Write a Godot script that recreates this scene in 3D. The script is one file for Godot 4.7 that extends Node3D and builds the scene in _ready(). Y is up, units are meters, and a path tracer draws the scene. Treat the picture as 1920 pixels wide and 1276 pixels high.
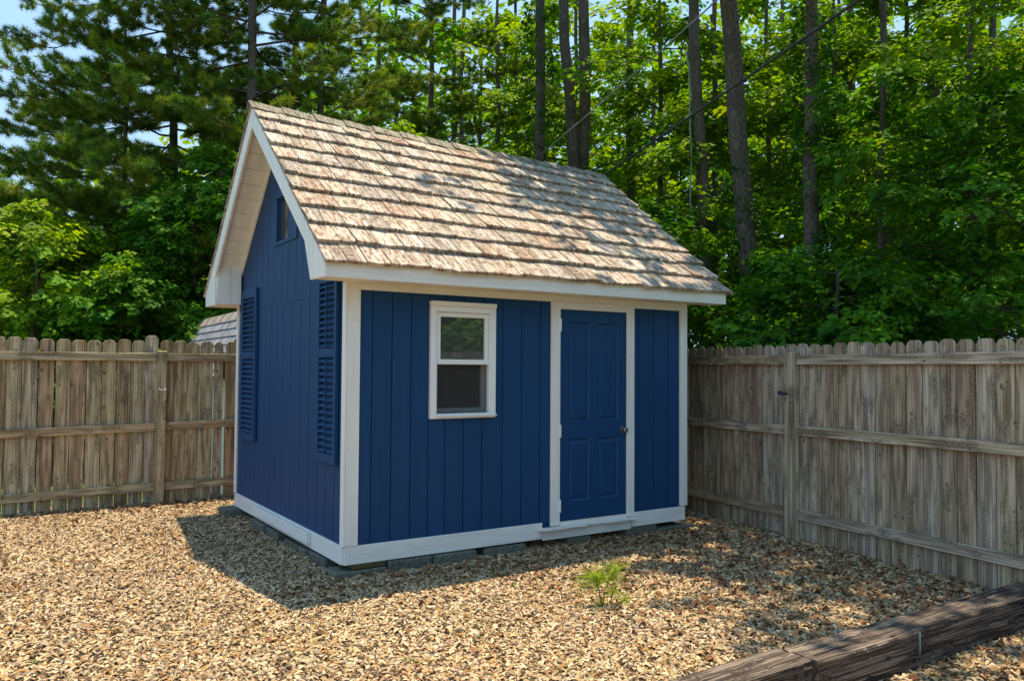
extends Node3D
# A blue garden shed in a fenced, mulched yard at the edge of a wood, high summer sun.

var rng := RandomNumberGenerator.new()
var M := {}
var taken := {}

func R(a: float, b: float) -> float:
	return rng.randf_range(a, b)

class MB:
	var v := PackedVector3Array()
	var n := PackedVector3Array()
	var u := PackedVector2Array()
	var c := PackedColorArray()
	var ix := PackedInt32Array()
	func poly(p: Array, hint: Vector3, col: Color, uvs: Array) -> void:
		var nn: Vector3 = (p[1] - p[0]).cross(p[2] - p[0])
		if nn.length_squared() < 1e-16 and p.size() > 3:
			nn = (p[2] - p[0]).cross(p[3] - p[0])
		nn = nn.normalized()
		var flip := nn.dot(hint) < 0.0
		if flip:
			nn = -nn
		var b := v.size()
		for i in p.size():
			v.append(p[i])
			n.append(nn)
			u.append(uvs[i])
			c.append(col)
		for i in range(1, p.size() - 1):
			if flip:
				ix.append_array([b, b + i, b + i + 1])
			else:
				ix.append_array([b, b + i + 1, b + i])
	static func guv(p: Vector3, nl: Vector3, g: int, uo: Vector2) -> Vector2:
		var a := (g + 1) % 3
		var b := (g + 2) % 3
		if absf(nl[g]) > 0.8:
			return Vector2(p[a], p[b]) + uo
		return Vector2(p[a] + p[b], p[g]) + uo
	# box with chamfered edges; grain runs along local axis g
	func box(xf: Transform3D, size: Vector3, bev: float, col: Color, g := 1, uo := Vector2.ZERO) -> void:
		var h := size / 2.0
		var faces := []
		for a in 3:
			var b := (a + 1) % 3
			var cc := (a + 2) % 3
			for s in [-1.0, 1.0]:
				var pts := []
				for q in [[-1.0, -1.0], [1.0, -1.0], [1.0, 1.0], [-1.0, 1.0]]:
					var p := Vector3.ZERO
					p[a] = s * h[a]
					p[b] = q[0] * (h[b] - bev)
					p[cc] = q[1] * (h[cc] - bev)
					pts.append(p)
				var nl := Vector3.ZERO
				nl[a] = s
				faces.append([pts, nl])
			if bev > 0.0:
				for s in [-1.0, 1.0]:
					for s2 in [-1.0, 1.0]:
						var pts := []
						for q in [[0, -1.0], [0, 1.0], [1, 1.0], [1, -1.0]]:
							var p := Vector3.ZERO
							p[a] = q[1] * (h[a] - bev)
							p[b] = s * (h[b] - (bev if q[0] == 1 else 0.0))
							p[cc] = s2 * (h[cc] - (bev if q[0] == 0 else 0.0))
							pts.append(p)
						var nl := Vector3.ZERO
						nl[b] = s
						nl[cc] = s2
						faces.append([pts, nl])
		if bev > 0.0:
			for sx in [-1.0, 1.0]:
				for sy in [-1.0, 1.0]:
					for sz in [-1.0, 1.0]:
						var k := Vector3(sx, sy, sz)
						var pts := []
						for a in 3:
							var p := Vector3.ZERO
							for e in 3:
								p[e] = k[e] * (h[e] - (0.0 if e == a else bev))
							pts.append(p)
						faces.append([pts, k])
		for f in faces:
			var w := []
			var uv := []
			for p in f[0]:
				w.append(xf * p)
				uv.append(guv(p, f[1], g, uo))
			poly(w, xf.basis * f[1], col, uv)
	func bx(lo: Vector3, hi: Vector3, bev: float, col: Color, g := 1, uo := Vector2.ZERO) -> void:
		box(Transform3D(Basis.IDENTITY, (lo + hi) / 2.0), (hi - lo).abs(), bev, col, g, uo)
	# outline in local xy, drawn from local z d0 to d1; the d1 rim is chamfered
	func prism(outline: PackedVector2Array, d0: float, d1: float, xf: Transform3D, bev: float, col: Color, uo := Vector2.ZERO) -> void:
		var o := outline.duplicate()
		var area := 0.0
		for i in o.size():
			area += o[i].cross(o[(i + 1) % o.size()])
		if area < 0.0:
			o.reverse()
		var k := o.size()
		var ins := PackedVector2Array()
		for i in k:
			var e0 := (o[i] - o[(i + k - 1) % k]).normalized()
			var e1 := (o[(i + 1) % k] - o[i]).normalized()
			var n0 := Vector2(-e0.y, e0.x)
			var n1 := Vector2(-e1.y, e1.x)
			var m := (n0 + n1) / maxf(0.3, 1.0 + n0.dot(n1))
			ins.append(o[i] + m * bev)
		var sg := signf(d1 - d0)
		var zr := d1 - sg * bev
		var hz := xf.basis * Vector3(0, 0, sg)
		var tri := Geometry2D.triangulate_polygon(ins)
		for t in range(0, tri.size(), 3):
			var w := []
			var uv := []
			for e in 3:
				var q := ins[tri[t + e]]
				w.append(xf * Vector3(q.x, q.y, d1))
				uv.append(q + uo)
			poly(w, hz, col, uv)
		tri = Geometry2D.triangulate_polygon(o)
		for t in range(0, tri.size(), 3):
			var w := []
			var uv := []
			for e in 3:
				var q := o[tri[t + e]]
				w.append(xf * Vector3(q.x, q.y, d0))
				uv.append(q + uo)
			poly(w, -hz, col, uv)
		for i in k:
			var a := o[i]
			var b := o[(i + 1) % k]
			var e := (b - a).normalized()
			var out := xf.basis * Vector3(e.y, -e.x, 0)
			var along := absf(e.y) > 0.5
			var ua := Vector2(a.x, a.y) + uo
			var ub := Vector2(b.x, b.y) + uo
			var dz := Vector2(absf(zr - d0), 0) if along else Vector2(0, absf(zr - d0))
			poly([xf * Vector3(a.x, a.y, d0), xf * Vector3(b.x, b.y, d0), xf * Vector3(b.x, b.y, zr), xf * Vector3(a.x, a.y, zr)], out, col, [ua, ub, ub + dz, ua + dz])
			if bev > 0.0:
				var ai := ins[i]
				var bi := ins[(i + 1) % k]
				poly([xf * Vector3(a.x, a.y, zr), xf * Vector3(b.x, b.y, zr), xf * Vector3(bi.x, bi.y, d1), xf * Vector3(ai.x, ai.y, d1)], out + hz, col, [ua, ub, bi + uo, ai + uo])
	# eight corners: a lower ring and an upper ring
	func hexa(p: Array, col: Color, uo := Vector2.ZERO) -> void:
		var mid := Vector3.ZERO
		for q in p:
			mid += q / 8.0
		for f in [[0, 1, 2, 3], [4, 5, 6, 7], [0, 1, 5, 4], [1, 2, 6, 5], [2, 3, 7, 6], [3, 0, 4, 7]]:
			var w := []
			var m := Vector3.ZERO
			for i in f:
				w.append(p[i])
				m += p[i] / 4.0
			var e0: Vector3 = w[1] - w[0]
			var e1: Vector3 = w[3] - w[0]
			var l0 := e0.length()
			var l1 := e1.length()
			poly(w, m - mid, col, [uo, uo + Vector2(l0, 0), uo + Vector2(l0, l1), uo + Vector2(0, l1)])
	func tube(path: Array, radii: Array, sides: int, col: Color, rough := 0.0, noise: FastNoiseLite = null, v0 := 0.0) -> void:
		var b := v.size()
		var along := v0
		var side := Vector3.RIGHT
		for i in path.size():
			var d: Vector3 = (path[mini(i + 1, path.size() - 1)] - path[maxi(i - 1, 0)]).normalized()
			if i > 0:
				along += path[i].distance_to(path[i - 1])
			if absf(d.dot(side)) > 0.95:
				side = Vector3.FORWARD
			side = (side - d * d.dot(side)).normalized()
			var oth := d.cross(side)
			for s in sides + 1:
				var a := TAU * s / sides
				var dir := side * cos(a) + oth * sin(a)
				var r: float = radii[i]
				if noise:
					var q: Vector3 = path[i] * 0.9 + dir * 0.35
					r *= 1.0 + rough * noise.get_noise_3d(q.x * 3.0, q.y, q.z * 3.0)
				v.append(path[i] + dir * r)
				n.append(dir)
				u.append(Vector2(float(s) / sides * TAU * maxf(radii[0], 0.02), along))
				c.append(col)
		for i in path.size() - 1:
			for s in sides:
				var p0 := b + i * (sides + 1) + s
				var p1 := p0 + sides + 1
				ix.append_array([p0, p1, p0 + 1, p1, p1 + 1, p0 + 1])
	func tri(a: Vector3, b2: Vector3, c2: Vector3, col: Color) -> void:
		var b := v.size()
		var nn := (b2 - a).cross(c2 - a).normalized()
		for p in [a, b2, c2]:
			v.append(p)
			n.append(nn)
			u.append(Vector2(p.x, p.z))
			c.append(col)
		ix.append_array([b, b + 2, b + 1])
	func mesh() -> ArrayMesh:
		var arr := []
		arr.resize(Mesh.ARRAY_MAX)
		arr[Mesh.ARRAY_VERTEX] = v
		arr[Mesh.ARRAY_NORMAL] = n
		arr[Mesh.ARRAY_TEX_UV] = u
		arr[Mesh.ARRAY_COLOR] = c
		arr[Mesh.ARRAY_INDEX] = ix
		var m := ArrayMesh.new()
		m.add_surface_from_arrays(Mesh.PRIMITIVE_TRIANGLES, arr)
		return m

# ---------- naming ----------
func numbered(nm: String) -> String:
	taken[nm] = taken.get(nm, -1) + 1
	return nm if taken[nm] == 0 else "%s_%03d" % [nm, taken[nm]]

func tag(o: Node3D, label: String, category: String, group := "", kind := "") -> void:
	if label:
		o.set_meta("label", label)
	if category:
		o.set_meta("category", category)
	if group:
		o.set_meta("group", group)
	if kind:
		o.set_meta("kind", kind)

func thing(nm: String, label: String, category: String, at := Vector3.ZERO, group := "", kind := "") -> Node3D:
	var o := Node3D.new()
	o.name = numbered(nm)
	add_child(o)
	o.position = at
	tag(o, label, category, group, kind)
	return o

func part(parent: Node3D, nm: String, mb: MB, mat: Material, mesh: Mesh = null) -> MeshInstance3D:
	var o := MeshInstance3D.new()
	o.name = nm if parent != self else numbered(nm)
	o.mesh = mesh if mesh else mb.mesh()
	o.material_override = mat
	parent.add_child(o, true)
	return o

func many(parent: Node3D, nm: String, mesh: Mesh, mat: Material, xfs: Array, cols: Array) -> MultiMeshInstance3D:
	var mm := MultiMesh.new()
	mm.transform_format = MultiMesh.TRANSFORM_3D
	mm.use_colors = true
	mm.mesh = mesh
	mm.instance_count = xfs.size()
	for i in xfs.size():
		mm.set_instance_transform(i, xfs[i])
		mm.set_instance_color(i, cols[i])
	var o := MultiMeshInstance3D.new()
	o.name = nm
	o.multimesh = mm
	o.material_override = mat
	parent.add_child(o, true)
	return o

# ---------- textures and materials ----------
func wood_image(sd: int, w: int, h: int, dark: Color, mid: Color, light: Color, knots: int, contrast: float, stain: Color, stain_amt: float, blotch := 1.0) -> Image:
	# u spans 0.5 m, v spans 2 m
	var fine := FastNoiseLite.new()
	fine.seed = sd
	fine.frequency = 1.0
	fine.fractal_octaves = 3
	var broad := FastNoiseLite.new()
	broad.seed = sd + 7
	broad.frequency = 1.0
	broad.fractal_octaves = 2
	var r := RandomNumberGenerator.new()
	r.seed = sd
	var ks := []
	for i in knots:
		ks.append([r.randf() * 0.5, r.randf() * 2.0, r.randf_range(0.006, 0.014)])
	var data := PackedByteArray()
	data.resize(w * h * 3)
	var p := 0
	for y in h:
		var vv := 2.0 * y / h
		var near := []
		for k in ks:
			if absf(vv - k[1]) < 0.16:
				near.append(k)
		for x in w:
			var uu := 0.5 * x / w
			var g := uu + 0.006 * broad.get_noise_2d(uu * 8.0, vv * 1.6)
			var core := 0.0
			for k in near:
				var du: float = uu - k[0]
				var dv: float = vv - k[1]
				var kr: float = k[2]
				var fall := exp(-dv * dv / (kr * kr * 14.0))
				g -= signf(du) * kr * fall * exp(-absf(du) / (kr * 2.2))
				var d := sqrt(du * du + dv * dv * 0.55) / kr
				if d < 1.3:
					core = maxf(core, clampf(1.35 - d, 0.0, 1.0) * (0.6 + 0.4 * sin(d * 9.0)))
			var t := 0.5 + contrast * (0.55 * fine.get_noise_2d(g * 120.0, vv * 0.9) + 0.45 * fine.get_noise_2d(g * 380.0 + 50.0, vv * 2.4))
			var bb := broad.get_noise_2d(g * 14.0 + 9.0, vv * 1.1 + 3.0)
			t = clampf(t + bb * 0.35 - core * 0.8, 0.0, 1.0)
			var cl := dark.lerp(mid, t * 2.0) if t < 0.5 else mid.lerp(light, t * 2.0 - 1.0)
			var s := clampf((broad.get_noise_2d(uu * 9.0 * blotch + 40.0, vv * 2.3 * blotch + 11.0) - 0.05) * 2.4, 0.0, 1.0) * stain_amt
			s *= clampf(0.6 + fine.get_noise_2d(uu * 90.0, vv * 30.0), 0.0, 1.0)
			cl = cl.lerp(stain, s)
			data[p] = int(clampf(cl.r, 0.0, 1.0) * 255.0)
			data[p + 1] = int(clampf(cl.g, 0.0, 1.0) * 255.0)
			data[p + 2] = int(clampf(cl.b, 0.0, 1.0) * 255.0)
			p += 3
	return mirrored(Image.create_from_data(w, h, false, Image.FORMAT_RGB8, data))

func mirrored(im: Image) -> Image:
	# the image and its mirror images side by side, so that it repeats without a seam
	var w := im.get_width()
	var h := im.get_height()
	var out := Image.create(w * 2, h * 2, false, Image.FORMAT_RGB8)
	var box := Rect2i(0, 0, w, h)
	out.blit_rect(im, box, Vector2i.ZERO)
	im.flip_x()
	out.blit_rect(im, box, Vector2i(w, 0))
	im.flip_y()
	out.blit_rect(im, box, Vector2i(w, h))
	im.flip_x()
	out.blit_rect(im, box, Vector2i(0, h))
	return out

func tex(im: Image) -> ImageTexture:
	im.generate_mipmaps()
	return ImageTexture.create_from_image(im)

func bark_image(sd: int, w: int, h: int, dark: Color, light: Color) -> Image:
	var cell := FastNoiseLite.new()
	cell.noise_type = FastNoiseLite.TYPE_CELLULAR
	cell.cellular_return_type = FastNoiseLite.RETURN_DISTANCE2_SUB
	cell.seed = sd
	cell.frequency = 1.0
	cell.fractal_octaves = 1
	var f := FastNoiseLite.new()
	f.seed = sd + 3
	f.frequency = 1.0
	f.fractal_octaves = 4
	var data := PackedByteArray()
	data.resize(w * h * 3)
	var p := 0
	for y in h:
		for x in w:
			var a := float(x) / w
			var b := float(y) / h
			var wob := 0.5 * f.get_noise_2d(a * 7.0, b * 5.0)
			var e := clampf(0.5 * (cell.get_noise_2d(a * 7.0 + wob, b * 2.6 + wob) + 1.0) * 3.2, 0.0, 1.0)
			var t := clampf(e * 0.75 + 0.35 * f.get_noise_2d(a * 40.0, b * 20.0) + 0.15, 0.0, 1.0)
			var cl := dark.lerp(light, t)
			data[p] = int(cl.r * 255.0)
			data[p + 1] = int(cl.g * 255.0)
			data[p + 2] = int(cl.b * 255.0)
			p += 3
	return mirrored(Image.create_from_data(w, h, false, Image.FORMAT_RGB8, data))

func sc(r: float, g: float, b: float) -> Color:
	return Color(r, g, b).linear_to_srgb()

func mat_of(t: Texture2D, scale: Vector3, rough: float, bump: float, tint := Color.WHITE) -> StandardMaterial3D:
	var m := StandardMaterial3D.new()
	m.albedo_color = tint
	if t:
		m.albedo_texture = t
		m.uv1_scale = scale
		if bump > 0.0:
			m.heightmap_enabled = true
			m.heightmap_texture = t
			m.heightmap_scale = bump
	m.roughness = rough
	m.vertex_color_use_as_albedo = true
	m.metallic_specular = 0.35
	return m

func make_materials() -> void:
	var ws := Vector3(1.0, 0.25, 1.0)
	var fence_t := tex(wood_image(11, 512, 1024, Color(0.31, 0.255, 0.205), Color(0.68, 0.605, 0.52), Color(0.88, 0.82, 0.74), 16, 0.85, Color(0.41, 0.365, 0.31), 0.9))
	M.fence = mat_of(fence_t, ws, 0.85, 0.06)
	var sh_t := tex(wood_image(23, 512, 1024, Color(0.40, 0.34, 0.30), Color(0.74, 0.695, 0.65), Color(0.93, 0.90, 0.87), 60, 0.85, Color(0.42, 0.29, 0.21), 1.0, 3.2))
	M.shingle = mat_of(sh_t, ws, 0.85, 0.2)
	var tie_t := tex(wood_image(37, 512, 1024, Color(0.12, 0.10, 0.09), Color(0.36, 0.315, 0.285), Color(0.60, 0.54, 0.48), 20, 1.5, Color(0.22, 0.18, 0.16), 0.9))
	M.tie = mat_of(tie_t, ws, 0.9, 0.35)
	var paint_t := tex(wood_image(51, 512, 1024, Color(0.92, 0.92, 0.92), Color(0.975, 0.975, 0.975), Color(1, 1, 1), 3, 0.8, Color(0.93, 0.925, 0.91), 0.5))
	M.blue = mat_of(paint_t, ws, 0.55, 0.12, sc(0.0100, 0.057, 0.155))
	M.white = mat_of(paint_t, ws, 0.5, 0.05, sc(0.87, 0.84, 0.77))
	M.vinyl = mat_of(null, ws, 0.35, 0.0, sc(0.86, 0.84, 0.80))
	M.dark = mat_of(null, ws, 0.9, 0.0, sc(0.03, 0.028, 0.026))
	M.metal = mat_of(null, ws, 0.3, 0.0, sc(0.25, 0.25, 0.27))
	M.metal.metallic = 0.9
	M.iron = mat_of(null, ws, 0.45, 0.0, sc(0.03, 0.035, 0.06))
	M.wire = mat_of(null, ws, 0.6, 0.0, sc(0.055, 0.055, 0.06))
	M.greywire = mat_of(null, ws, 0.6, 0.0, sc(0.35, 0.34, 0.33))
	var bark_t := tex(bark_image(5, 512, 512, Color(0.28, 0.24, 0.215), Color(0.57, 0.51, 0.47)))
	M.bark = mat_of(bark_t, Vector3(1.5, 1.0, 1), 0.95, 0.8)
	var con := NoiseTexture2D.new()
	con.width = 256
	con.height = 256
	con.seamless = true
	var cn := FastNoiseLite.new()
	cn.seed = 4
	cn.frequency = 0.03
	cn.fractal_octaves = 5
	con.noise = cn
	var ramp := Gradient.new()
	ramp.set_color(0, sc(0.075, 0.08, 0.06))
	ramp.set_color(1, sc(0.20, 0.20, 0.165))
	con.color_ramp = ramp
	M.concrete = mat_of(con, Vector3(3, 3, 3), 0.9, 0.2)
	# soil under the mulch and grassy ground beyond the fence
	var gr := NoiseTexture2D.new()
	gr.width = 512
	gr.height = 512
	gr.seamless = true
	var gn := FastNoiseLite.new()
	gn.seed = 9
	gn.frequency = 0.04
	gn.fractal_octaves = 6
	gr.noise = gn
	var r2 := Gradient.new()
	r2.set_color(0, sc(0.03, 0.07, 0.012))
	r2.set_color(1, sc(0.13, 0.19, 0.04))
	r2.add_point(0.45, sc(0.07, 0.12, 0.02))
	gr.color_ramp = r2
	M.grass = mat_of(gr, Vector3(0.5, 0.5, 0.5), 0.95, 0.0)
	M.grass.uv1_triplanar = true
	M.grass.uv1_world_triplanar = true
	var so := NoiseTexture2D.new()
	so.width = 512
	so.height = 512
	so.seamless = true
	var sn := FastNoiseLite.new()
	sn.seed = 19
	sn.frequency = 0.05
	sn.fractal_octaves = 6
	so.noise = sn
	var r3 := Gradient.new()
	r3.set_color(0, sc(0.07, 0.05, 0.03))
	r3.set_color(1, sc(0.40, 0.30, 0.19))
	so.color_ramp = r3
	M.soil = mat_of(so, Vector3(1.3, 1.3, 1.3), 0.95, 0.5)
	M.soil.uv1_triplanar = true
	M.soil.uv1_world_triplanar = true
	M.chip = mat_of(null, ws, 0.75, 0.0)
	M.leaf = mat_of(null, ws, 0.45, 0.0)
	M.leaf.backlight_enabled = true
	M.leaf.backlight = Color(0.95, 1.0, 0.3)
	M.leaf.metallic_specular = 0.22
	M.leaf.roughness = 0.55
	M.leaf.cull_mode = BaseMaterial3D.CULL_DISABLED
	M.needle = mat_of(null, ws, 0.5, 0.0)
	M.needle.backlight_enabled = true
	M.needle.backlight = Color(0.75, 0.8, 0.2)
	M.needle.cull_mode = BaseMaterial3D.CULL_DISABLED
	M.glass = StandardMaterial3D.new()
	M.glass.transparency = BaseMaterial3D.TRANSPARENCY_ALPHA
	M.glass.albedo_color = Color(0.58, 0.60, 0.58, 0.03)
	M.glass.metallic = 0.75
	M.glass.roughness = 0.02
	M.glass.metallic_specular = 0.9
	M.screen = StandardMaterial3D.new()
	M.screen.transparency = BaseMaterial3D.TRANSPARENCY_ALPHA
	M.screen.albedo_color = Color(0.16, 0.15, 0.14, 0.62)
	M.screen.roughness = 0.8

# ---------- camera, sky, sun ----------
func set_view() -> void:
	var cam := Camera3D.new()
	cam.name = "camera"
	add_child(cam)
	var rt := Vector3(0.83634334, 0.00657925, 0.54816652)
	var up := Vector3(-0.02386627, 0.99941692, 0.02441773)
	cam.transform = Transform3D(Basis(rt, up, rt.cross(up)).orthonormalized(), Vector3(-2.2513, 1.5602, 5.672))
	cam.fov = 45.69
	cam.near = 0.05
	cam.far = 600.0
	cam.current = true
	var sun := DirectionalLight3D.new()
	sun.name = "sun"
	add_child(sun)
	sun.look_at_from_position(Vector3.ZERO, Vector3(-0.13, -1.0, 0.13), Vector3.FORWARD)
	sun.light_energy = 1.2
	sun.light_color = Color(1.0, 0.93, 0.80)
	sun.light_angular_distance = 0.5
	sun.shadow_enabled = true
	var sky_m := ProceduralSkyMaterial.new()
	sky_m.sky_top_color = Color(0.22, 0.375, 0.58).linear_to_srgb()
	sky_m.sky_horizon_color = Color(0.37, 0.50, 0.635).linear_to_srgb()
	sky_m.sky_curve = 0.18
	sky_m.ground_horizon_color = Color(0.45, 0.45, 0.40)
	sky_m.ground_bottom_color = Color(0.30, 0.28, 0.22)
	sky_m.sky_energy_multiplier = 1.0
	var sky := Sky.new()
	sky.sky_material = sky_m
	var env := Environment.new()
	env.background_mode = Environment.BG_SKY
	env.sky = sky
	env.background_energy_multiplier = 1.0
	env.tonemap_mode = Environment.TONE_MAPPER_LINEAR
	env.tonemap_exposure = 2.05
	env.sdfgi_enabled = true
	env.ssao_enabled = true
	env.ssil_enabled = true
	var we := WorldEnvironment.new()
	we.name = "world"
	we.environment = env
	add_child(we)

# ---------- shed ----------
const WALL_R := 3.485
const WALL_B := -3.026
const RIDGE_Z := -1.636
const ROOF_L := -0.28
const ROOF_R := 3.755

func ridge_y(x: float) -> float:
	return 3.894 - 0.022 * (x + 0.28)

func roof_y(z: float) -> float:   # top of the rake boards at the gable end
	return 3.894 - (0.837 * (z - RIDGE_Z) if z > RIDGE_Z else 0.958 * (RIDGE_Z - z))

func gable_outline(z0: float, z1: float, y0: float, y1: float, drop: float) -> PackedVector2Array:
	# column between z0 > z1, from y0 up to y1 or to the roof
	var o := PackedVector2Array([Vector2(z1, y0), Vector2(z0, y0)])
	o.append(Vector2(z0, minf(y1, roof_y(z0) - drop)))
	if z0 > RIDGE_Z and z1 < RIDGE_Z and y1 > roof_y(RIDGE_Z) - drop:
		o.append(Vector2(RIDGE_Z, roof_y(RIDGE_Z) - drop))
	o.append(Vector2(z1, minf(y1, roof_y(z1) - drop)))
	return o

func gxf(x: float) -> Transform3D:   # local x -> world z, local z -> world -x
	return Transform3D(Basis(Vector3(0, 0, 1), Vector3(0, 1, 0), Vector3(-1, 0, 0)), Vector3(x, 0, 0))

func uoff() -> Vector2:
	return Vector2(R(0, 1), R(0, 4))

func tone(a: float, b: float) -> Color:
	var t := R(a, b)
	return Color(t, t, t)

func build_shed() -> void:
	var shed := thing("garden_shed", "blue timber garden shed with white trim and weathered shingle roof", "shed")
	var W := Color.WHITE
	# front wall
	var mb := MB.new()
	mb.bx(Vector3(0.012, 0.12, -0.085), Vector3(0.735, 2.44, -0.013), 0.0, W)
	mb.bx(Vector3(1.25, 0.12, -0.085), Vector3(WALL_R - 0.01, 2.44, -0.013), 0.0, W)
	mb.bx(Vector3(0.735, 0.12, -0.085), Vector3(1.25, 1.19, -0.013), 0.0, W)
	mb.bx(Vector3(0.735, 2.04, -0.085), Vector3(1.25, 2.44, -0.013), 0.0, W)
	var fw := part(shed, "front_wall", mb, M.blue)
	var xs := [0.100, 0.205, 0.367, 0.53, 0.685, 0.832, 1.002, 1.177, 1.373, 1.565, 1.757, 1.864]
	for i in xs.size() - 1:
		var a: float = xs[i] + 0.004
		var b: float = xs[i + 1] - 0.004
		mb = MB.new()
		var col := tone(0.93, 1.05)
		var uo := uoff()
		if b < 0.70 or a > 1.28:
			mb.bx(Vector3(a, 0.232, -0.012), Vector3(b, 2.15, 0), 0.0015, col, 1, uo)
		else:
			mb.bx(Vector3(a, 0.232, -0.012), Vector3(b, 1.18, 0), 0.0015, col, 1, uo)
			part(fw, "siding_board", mb, M.blue)
			mb = MB.new()
			mb.bx(Vector3(a, 2.05, -0.012), Vector3(b, 2.15, 0), 0.0015, col, 1, uo)
			if b > 1.28:
				part(fw, "siding_board", mb, M.blue)
				mb = MB.new()
				mb.bx(Vector3(1.27, 1.18, -0.012), Vector3(b, 2.05, 0), 0.0, col, 1, uo)
		part(fw, "siding_board", mb, M.blue)
	xs = [2.80, 2.888, 3.076, 3.262, 3.41]
	for i in xs.size() - 1:
		mb = MB.new()
		mb.bx(Vector3(xs[i] + 0.004, 0.232, -0.012), Vector3(xs[i + 1] - 0.004, 2.15, 0), 0.0015, tone(0.93, 1.05), 1, uoff())
		part(fw, "siding_board", mb, M.blue)
	# gable wall
	mb = MB.new()
	var xf := gxf(0.013)
	for q in [[-0.013, -1.19, 0.12, 9.0], [-1.19, -1.73, 0.12, 2.70], [-1.19, -1.73, 3.10, 9.0], [-1.73, -3.02, 0.12, 9.0]]:
		mb.prism(gable_outline(q[0], q[1], q[2], q[3], 0.135), -0.07, 0.0, xf, 0.0, W)
	var gw := part(shed, "gable_wall", mb, M.blue)
	var zs := [-0.045, -0.218, -0.407, -0.603, -0.809, -1.043, -1.274, -1.508, -1.705, -1.885, -2.056, -2.2, -2.36, -2.53, -2.70, -2.86, -2.985]
	for i in zs.size() - 1:
		mb = MB.new()
		mb.bx(Vector3(0.0, 0.232, zs[i + 1] + 0.004), Vector3(0.0125, 2.135, zs[i] - 0.004), 0.0015, tone(0.93, 1.05), 1, uoff())
		part(gw, "siding_board", mb, M.blue)
	zs = [-0.01, -0.2, -0.4, -0.6, -0.799, -1.008, -1.175, -1.399, -1.583, -1.81, -1.995, -2.187, -2.38, -2.57, -2.76, -3.02]
	for i in zs.size() - 1:
		mb = MB.new()
		var a: float = zs[i] - 0.004
		var b: float = zs[i + 1] + 0.004
		var col := tone(0.92, 1.04)
		var uo := uoff()
		if a > -1.19 or b < -1.82:
			mb.prism(gable_outline(a, b, 2.125, 9.0, 0.13), 0.0, 0.0165, xf, 0.0015, col, uo)
		else:
			mb.prism(gable_outline(a, b, 2.125, 2.695, 0.13), 0.0, 0.0165, xf, 0.0015, col, uo)
			part(gw, "siding_board", mb, M.blue)
			mb = MB.new()
			mb.prism(gable_outline(a, b, 3.105, 9.0, 0.13), 0.0, 0.0165, xf, 0.0015, col, uo)
			if b < -1.74:
				part(gw, "siding_board", mb, M.blue)
				mb = MB.new()
				mb.prism(gable_outline(-1.735, b, 2.695, 3.105, 0.13), 0.0, 0.0165, xf, 0.0, col, uo)
		part(gw, "siding_board", mb, M.blue)
	# the two walls that face away, floor and dark lining
	mb = MB.new()
	mb.bx(Vector3(WALL_R - 0.08, 0.12, WALL_B + 0.01), Vector3(WALL_R, 2.44, -0.09), 0.0, W)
	mb.prism(gable_outline(-0.09, -3.016, 2.44, 9.0, 0.22), 0.0, 0.075, gxf(WALL_R - 0.003), 0.0, W)
	part(shed, "far_gable_wall", mb, M.blue)
	mb = MB.new()
	mb.bx(Vector3(0.09, 0.12, WALL_B), Vector3(WALL_R - 0.085, 2.40, WALL_B + 0.08), 0.0, W)
	part(shed, "back_wall", mb, M.blue)
	mb = MB.new()
	mb.bx(Vector3(0.09, 0.14, WALL_B + 0.085), Vector3(WALL_R - 0.09, 0.2, -0.09), 0.0, Color(0.3, 0.25, 0.2))
	part(shed, "floor_deck", mb, M.fence)
	# skirts and corner boards
	mb = MB.new()
	mb.bx(Vector3(0.0, 0.10, -0.011), Vector3(1.78, 0.236, 0.012), 0.003, tone(0.97, 1.0), 0, uoff())
	part(shed, "skirt_board", mb, M.white)
	mb = MB.new()
	mb.bx(Vector3(1.785, 0.085, -0.012), Vector3(2.78, 0.175, 0.016), 0.003, tone(0.92, 0.97), 0, uoff())
	part(shed, "skirt_board", mb, M.white)
	mb = MB.new()
	mb.bx(Vector3(2.79, 0.10, -0.011), Vector3(WALL_R - 0.01, 0.232, 0.012), 0.003, tone(0.97, 1.0), 0, uoff())
	part(shed, "skirt_board", mb, M.white)
	mb = MB.new()
	mb.bx(Vector3(-0.016, 0.10, WALL_B), Vector3(0.012, 0.236, -0.014), 0.003, tone(0.97, 1.0), 2, uoff())
	part(shed, "skirt_board", mb, M.white)
	mb = MB.new()
	mb.bx(Vector3(-0.056, 0.14, -2.23), Vector3(-0.017, 0.228, -0.67), 0.004, tone(0.97, 1.0), 2, uoff())
	part(shed, "ledger_board", mb, M.white)
	for q in [[-0.001, 0.1, 0.001, 0.02], [3.41, 3.50, 0.001, 0.02]]:
		mb = MB.new()
		mb.bx(Vector3(q[0], 0.238, q[2] - 0.02), Vector3(q[1], 2.19, q[3]), 0.003, W, 1, uoff())
		part(shed, "corner_board", mb, M.white)
	mb = MB.new()
	mb.bx(Vector3(-0.02, 0.238, -0.043), Vector3(-0.002, 2.19, 0.0195), 0.003, W, 1, uoff())
	part(shed, "corner_board", mb, M.white)
	mb = MB.new()
	mb.bx(Vector3(-0.02, 0.238, WALL_B - 0.02), Vector3(0.0, 2.45, -2.987), 0.003, W, 1, uoff())
	part(shed, "corner_board", mb, M.white)
	# frieze under the eave
	mb = MB.new()
	mb.bx(Vector3(0.1, 2.135, 0.001), Vector3(1.866, 2.189, 0.018), 0.002, W, 0, uoff())
	part(shed, "frieze_board", mb, M.white)
	mb = MB.new()
	mb.bx(Vector3(2.816, 2.12, 0.001), Vector3(3.408, 2.189, 0.018), 0.002, W, 0, uoff())
	part(shed, "frieze_board", mb, M.white)
	build_roof(shed)
	build_window(shed)
	build_door(shed)
	build_gable_window(shed)
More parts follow.
